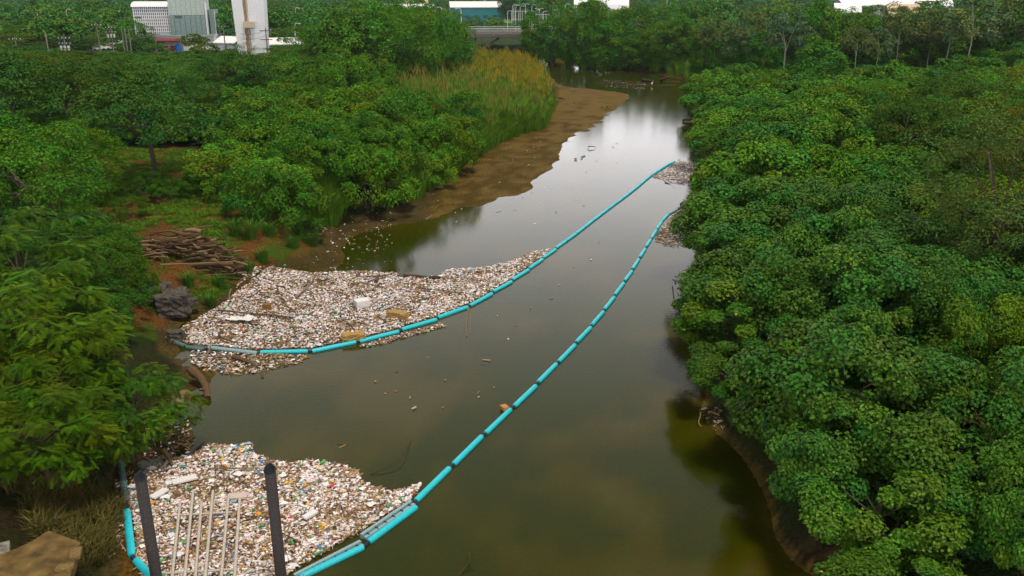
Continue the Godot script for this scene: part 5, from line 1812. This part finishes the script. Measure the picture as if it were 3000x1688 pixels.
func street_things() -> void:
	var deck := at_depth(1400, 101.0, -312.0).y
	var p := at_depth(1352, 97, -312.5)
	lamp("tall street lamp with curved arm standing on the bridge", Vector3(p.x, deck, -312.5), at_depth(1345, 24, -312.5).y - deck, -1.6, "")
	for e in [[1294, 20, -345.0], [1306, 24, -352.0]]:
		var q := at_depth(e[0], e[1], e[2])
		lamp("street lamp rising behind the tall wood next to the bridge", Vector3(q.x, 2.9, q.z), q.y - 2.9, -1.5, "lamps behind the wood")
	for e in [[18, 30, -300.0], [42, 27, -300.0], [192, 26, -330.0], [864, 22, -330.0], [862, 68, -250.0], [107, 30, -360.0]]:
		var q := at_depth(e[0] + (1000 if e[0] < 60 else 0), e[1], e[2])
		lamp("slim pale street lamp standing out of the trees", Vector3(q.x, 2.9, q.z), q.y - 2.9, 1.3, "lamps among the trees")
	for e in [[1487, 31, 0], [1501, 13, 0], [1505, 14, 0], [1511, 14, 0], [1524, 17, 0], [1539, 11, 1], [1558, 13, 0], [1570, 28, 0], [1580, 24, 1], [1590, 33, 0], [1619, 15, 0], [1649, 18, 0], [1656, 11, 0], [1955, -8, 0], [2102, -4, 0]]:
		var q := at_depth(e[0], e[1], -420.0 - (int(e[0]) % 5) * 8.0)
		lamp("pale street lamp of the cluster by the sports lawn" if e[2] == 0 else "two-armed pale street lamp by the sports lawn", Vector3(q.x, 2.9, q.z), maxf(q.y - 2.9, 6.0), 1.6, "lamps by the sports lawn" if e[2] == 0 else "two-armed lamps by the sports lawn", e[2] == 1)
	# mesh fences by the lawn
	for e in [[1530, 50, 60, 36], [1585, 56, 42, 30], [1640, 40, 30, 22]]:
		var q := at_depth(e[0], e[1], -405.0)
		var o := thing("sports_fence", "white pipe goal fence beside the sports lawn", "fence", Vector3(q.x, 2.9, q.z), 0.0, "goal fences by the lawn")
		var w: float = e[2] * 405.0 / F
		var h: float = maxf(at_depth(e[0], e[1] - e[3] * 0.5, -405.0).y - 2.9, 3.0)
		for i in 7:
			slab(o, "upright", Vector3((i - 3) * w / 6.0, h / 2.0, 0), Vector3(0.14, h, 0.14), M.white)
		for i in 3:
			slab(o, "rail", Vector3(0, h * (i + 1) / 3.0 - 0.1, 0.15), Vector3(w, 0.12, 0.12), M.white)
	# utility poles: picture top, foot, distance
	var poles := [[42, 108, 55, 165, -205.0, 1], [132, 94, 152, 192, -178.0, 0], [186, 105, 192, 155, -205.0, 2], [281, 68, 291, 125, -240.0, 1], [322, 75, 327, 125, -245.0, 2], [364, 81, 374, 128, -240.0, 0], [376, 88, 382, 128, -245.0, 0], [453, 95, 457, 132, -262.0, 1], [653, 72, 663, 138, -232.0, 1], [777, 82, 788, 166, -208.0, 3], [136, 57, 140, 80, -300.0, 0], [355, 82, 358, 122, -250.0, 0]]
	var tops := []
	for i in poles.size():
		var e: Array = poles[i]
		var q := at_depth(e[0], e[1], e[4])
		var g := 2.5
		var o := thing("utility_pole", ["plain concrete utility pole above the roadside trees", "utility pole with one crossarm above the roadside trees", "utility pole carrying transformer cans and crossarms", "utility pole with two crossarms beside the white tower"][e[5]], "pole", Vector3(q.x, g, q.z), 0.15, ["plain utility poles", "crossarm utility poles", "transformer poles", ""][e[5]])
		var tall := q.y - g
		var b := MB.new()
		b.tube([Vector3.ZERO, Vector3(0, tall, 0)], [0.2, 0.12], 8)
		part(o, "pole", b.mesh(), M.concrete)
		var arms: int = [0, 1, 2, 2][e[5]]
		for k in arms:
			var arm := slab(o, "crossarm", Vector3(0, tall - 0.6 - k * (1.2 if e[5] == 2 else 2.0), 0.14), Vector3(2.8, 0.16, 0.14), M.concrete_dirty)
			for s in 4:
				slab(arm, "insulator", Vector3(-1.2 + s * 0.8, 0.18, 0), Vector3(0.12, 0.2, 0.12), M.white)
		if e[5] == 2:
			for s in 3:
				var c := MB.new()
				c.tube([Vector3(-0.8 + s * 0.8, tall - 3.2, 0.4), Vector3(-0.8 + s * 0.8, tall - 2.2, 0.4)], [0.28, 0.28], 8)
				part(o, "transformer", c.mesh(), M.galvanised)
		tops.append(Vector3(q.x, g + tall - 0.5, q.z))
	for e in [[0, 1], [1, 3], [2, 4], [0, 2], [3, 5], [4, 7], [8, 9], [1, 2]]:
		for k in 2:
			var b := MB.new()
			var a: Vector3 = tops[e[0]] + Vector3(0, -1.2 * k, 0)
			var c: Vector3 = tops[e[1]] + Vector3(0, -1.2 * k, 0)
			var path := []
			var rr := []
			for i in 9:
				var t := i / 8.0
				path.append(a.lerp(c, t) - Vector3(0, 1.4 * 4.0 * t * (1.0 - t), 0))
				rr.append(0.03)
			b.tube(path, rr, 4, false)
			single("power_line", b.mesh(), M.wire, "thin dark power line sagging between the utility poles", "wire", Vector3.ZERO, "power lines of the street")
	# parking ground and cars
	var lot := MB.new()
	var c4 := [gp(255, 172, 2.95), gp(255, 132, 2.95), gp(400, 132, 2.95), gp(400, 172, 2.95)]
	lot.quad(c4[0], c4[1], c4[2], c4[3])
	structure("car_park", lot.mesh(), worn(Color(0.38, 0.3, 0.24), 0.95, 0.7, 0.1, 91), "pale earth car park by the lattice building", "ground")
	for e in [[292, 147, 0, "white car parked in the open at the car park's edge"], [306, 146, 0, "second white car parked beside the open edge"], [316, 133, 0, "white car parked before the white van"], [302, 129, 1, "dark car parked behind the white cars"], [340, 131, 2, "white box van parked under the trees"], [386, 127, 0, "white car parked near the slim poles"]]:
		var q := gp(e[0], e[1], 3.0)
		vehicle(e[3], q, [0.3, -0.2, 0.2, 0.1, 0.05, 0.0][0], e[2])


func vehicle(label: String, at: Vector3, turn: float, kind: int) -> void:
	var o := thing("parked_car" if kind < 2 else "box_van", label, "car" if kind < 2 else "van", at, turn)
	var m: Material = M.white if kind != 1 else M.dark
	var b := MB.new()
	var prof: Array
	if kind < 2:
		prof = [Vector2(-2.2, 0.35), Vector2(-2.2, 0.85), Vector2(-1.9, 0.95), Vector2(-1.3, 1.45), Vector2(0.5, 1.5), Vector2(1.2, 1.0), Vector2(2.1, 0.85), Vector2(2.2, 0.4)]
	else:
		prof = [Vector2(-3.0, 0.5), Vector2(-3.0, 2.9), Vector2(1.3, 2.9), Vector2(1.35, 2.1), Vector2(1.9, 1.9), Vector2(2.3, 1.2), Vector2(2.9, 1.0), Vector2(2.9, 0.5)]
	var hw := 0.85 if kind < 2 else 1.05
	for i in prof.size():
		var p: Vector2 = prof[i]
		var q: Vector2 = prof[(i + 1) % prof.size()]
		b.quad(Vector3(p.x, p.y, hw), Vector3(p.x, p.y, -hw), Vector3(q.x, q.y, -hw), Vector3(q.x, q.y, hw))
	for i in range(1, prof.size() - 1):
		for s in [-hw, hw]:
			var a := Vector3(prof[0].x, prof[0].y, s)
			var c := Vector3(prof[i].x, prof[i].y, s)
			var d := Vector3(prof[i + 1].x, prof[i + 1].y, s)
			if s > 0:
				b.tri(a, c, d)
			else:
				b.tri(a, d, c)
	part(o, "body", b.mesh(), m)
	if kind < 2:
		slab(o, "window", Vector3(-0.35, 1.22, 0.86), Vector3(1.7, 0.32, 0.05), M.glass)
	else:
		slab(o, "window", Vector3(1.75, 1.6, 1.06), Vector3(0.5, 0.4, 0.05), M.glass)
	for x in ([-1.35, 1.35] if kind < 2 else [-1.9, 1.8]):
		for s in [-1.0, 1.0]:
			var w := MB.new()
			w.tube([Vector3(x, 0.34, s * (hw - 0.1)), Vector3(x, 0.34, s * (hw + 0.08))], [0.34, 0.34], 12)
			part(o, "wheel", w.mesh(), M.dark)


func small_things() -> void:
	single("foam_box", rough_box(Vector3(0.95, 0.5, 0.7), 0.04), M.foam, "white foam box standing on the straight boom's litter", "box", gp(1060, 888, 0.3)).rotation.y = 0.5
	single("foam_slab", rough_box(Vector3(1.35, 0.42, 0.6), 0.25), M.foam_yellow, "yellow foam slab lying in the middle of the straight boom's litter", "foam", gp(1165, 922, 0.25)).rotation.y = -0.45
	single("foam_slab", rough_box(Vector3(1.4, 0.42, 0.6), 0.3), M.foam_yellow, "ochre foam slab pushed up against the straight boom", "foam", gp(1035, 986, 0.28)).rotation.y = 0.25
	single("foam_slab", rough_box(Vector3(0.32, 0.22, 0.42), 0.1), M.orange, "small orange block caught on the curved boom", "foam", gp(1478, 1195, 0.16)).rotation.y = 0.5
	single("foam_slab", rough_box(Vector3(0.7, 0.5, 0.6), 0.3), M.foam_yellow, "tan foam lump at the bushes' debris mat", "foam", gp(2020, 645, 0.4))
	single("foam_board", rough_box(Vector3(0.75, 0.09, 0.34), 0.05), M.foam, "narrow white foam board between the posts and the pipe frame", "foam", gp(466, 1446, 0.22)).rotation.y = 1.1
	single("foam_board", rough_box(Vector3(0.62, 0.1, 0.28), 0.05), M.foam, "white foam board on the litter beside the guard boards", "foam", gp(908, 1508, 0.22)).rotation.y = 0.9
	single("foam_board", rough_box(Vector3(0.8, 0.1, 0.4), 0.12), worn(Color(0.66, 0.54, 0.48), 0.8, 0.8, 1.0, 95), "pinkish foam board behind the pipe frame", "foam", gp(695, 1454, 0.22)).rotation.y = 0.1
	single("foam_board", rough_box(Vector3(1.0, 0.08, 0.4), 0.1), M.foam, "long white foam board on the litter's bank side", "foam", gp(540, 1405, 0.22)).rotation.y = 0.5
	single("wooden_crate", rough_box(Vector3(0.5, 0.42, 0.4), 0.05), worn(Color(0.42, 0.2, 0.05), 0.8, 0.5, 1.5, 96), "broken orange-brown crate in the straight boom's litter", "crate", gp(782, 898, 0.25))
	var tarp := MB.new()
	tarp.flat = true
	var pts := []
	for i in 7:
		for k in 5:
			pts.append(Vector3(-0.75 + i * 0.25 + R(-0.07, 0.07), 0.04 + R(0, 0.2), -0.4 + k * 0.2 + R(-0.06, 0.06)))
	for i in 6:
		for k in 4:
			var a := i * 5 + k
			tarp.quad(pts[a], pts[a + 1], pts[a + 6], pts[a + 5])
	single("torn_sheet", tarp.mesh(), M.foam, "torn white plastic sheet spread on the straight boom's litter", "sheet", gp(708, 938, 0.18))
	var ball := SphereMesh.new()
	ball.radius = 0.11
	ball.height = 0.22
	single("green_ball", ball, paint(Color(0.03, 0.3, 0.14), 0.4), "small green ball at the litter's mud edge", "ball", gp(834, 778, 0.1))
	# white egret wading at the bend
	egret("white egret wading in the shallows of the far bend", gp(1910, 252, 0.0), 0.8, M.foam, 1.0)
	egret("dark heron standing on the earth gully between grass tussocks", gp(803, 690, 1.3), 2.2, M.dark, 0.9)
	for e in [[1681, 309, "small dark bird standing on the mudflat's smooth middle"], [1763, 318, "small dark bird at the mudflat's water edge"], [1778, 317, "second small dark bird at the mudflat's water edge"]]:
		var p := gp(e[0], e[1], 0.2)
		p.y = maxf(0.0, ground_height(p.x, p.z))
		egret(e[2], p, 0.4, M.dark, 0.6)


func egret(label: String, at: Vector3, turn: float, m: Material, size: float) -> void:
	if at.y > 0.5:
		at.y = ground_height(at.x, at.z)
	var o := thing("wading_bird", label, "bird", at, turn)
	o.scale = Vector3.ONE * size
	var b := MB.new()
	b.tube([Vector3(-0.42, 0.5, 0), Vector3(-0.25, 0.56, 0), Vector3(0.0, 0.62, 0), Vector3(0.2, 0.68, 0), Vector3(0.27, 0.82, 0), Vector3(0.24, 0.98, 0), Vector3(0.3, 1.05, 0), Vector3(0.38, 1.05, 0)], [0.02, 0.1, 0.15, 0.11, 0.045, 0.035, 0.05, 0.03], 9)
	b.tube([Vector3(0.37, 1.05, 0), Vector3(0.55, 1.02, 0)], [0.022, 0.004], 5)
	for s in [-0.06, 0.06]:
		b.tube([Vector3(0, 0.55, s), Vector3(0.04, 0.28, s), Vector3(0.0, -0.05, s)], [0.018, 0.012, 0.012], 5)
	part(o, "body", b.mesh(), m)
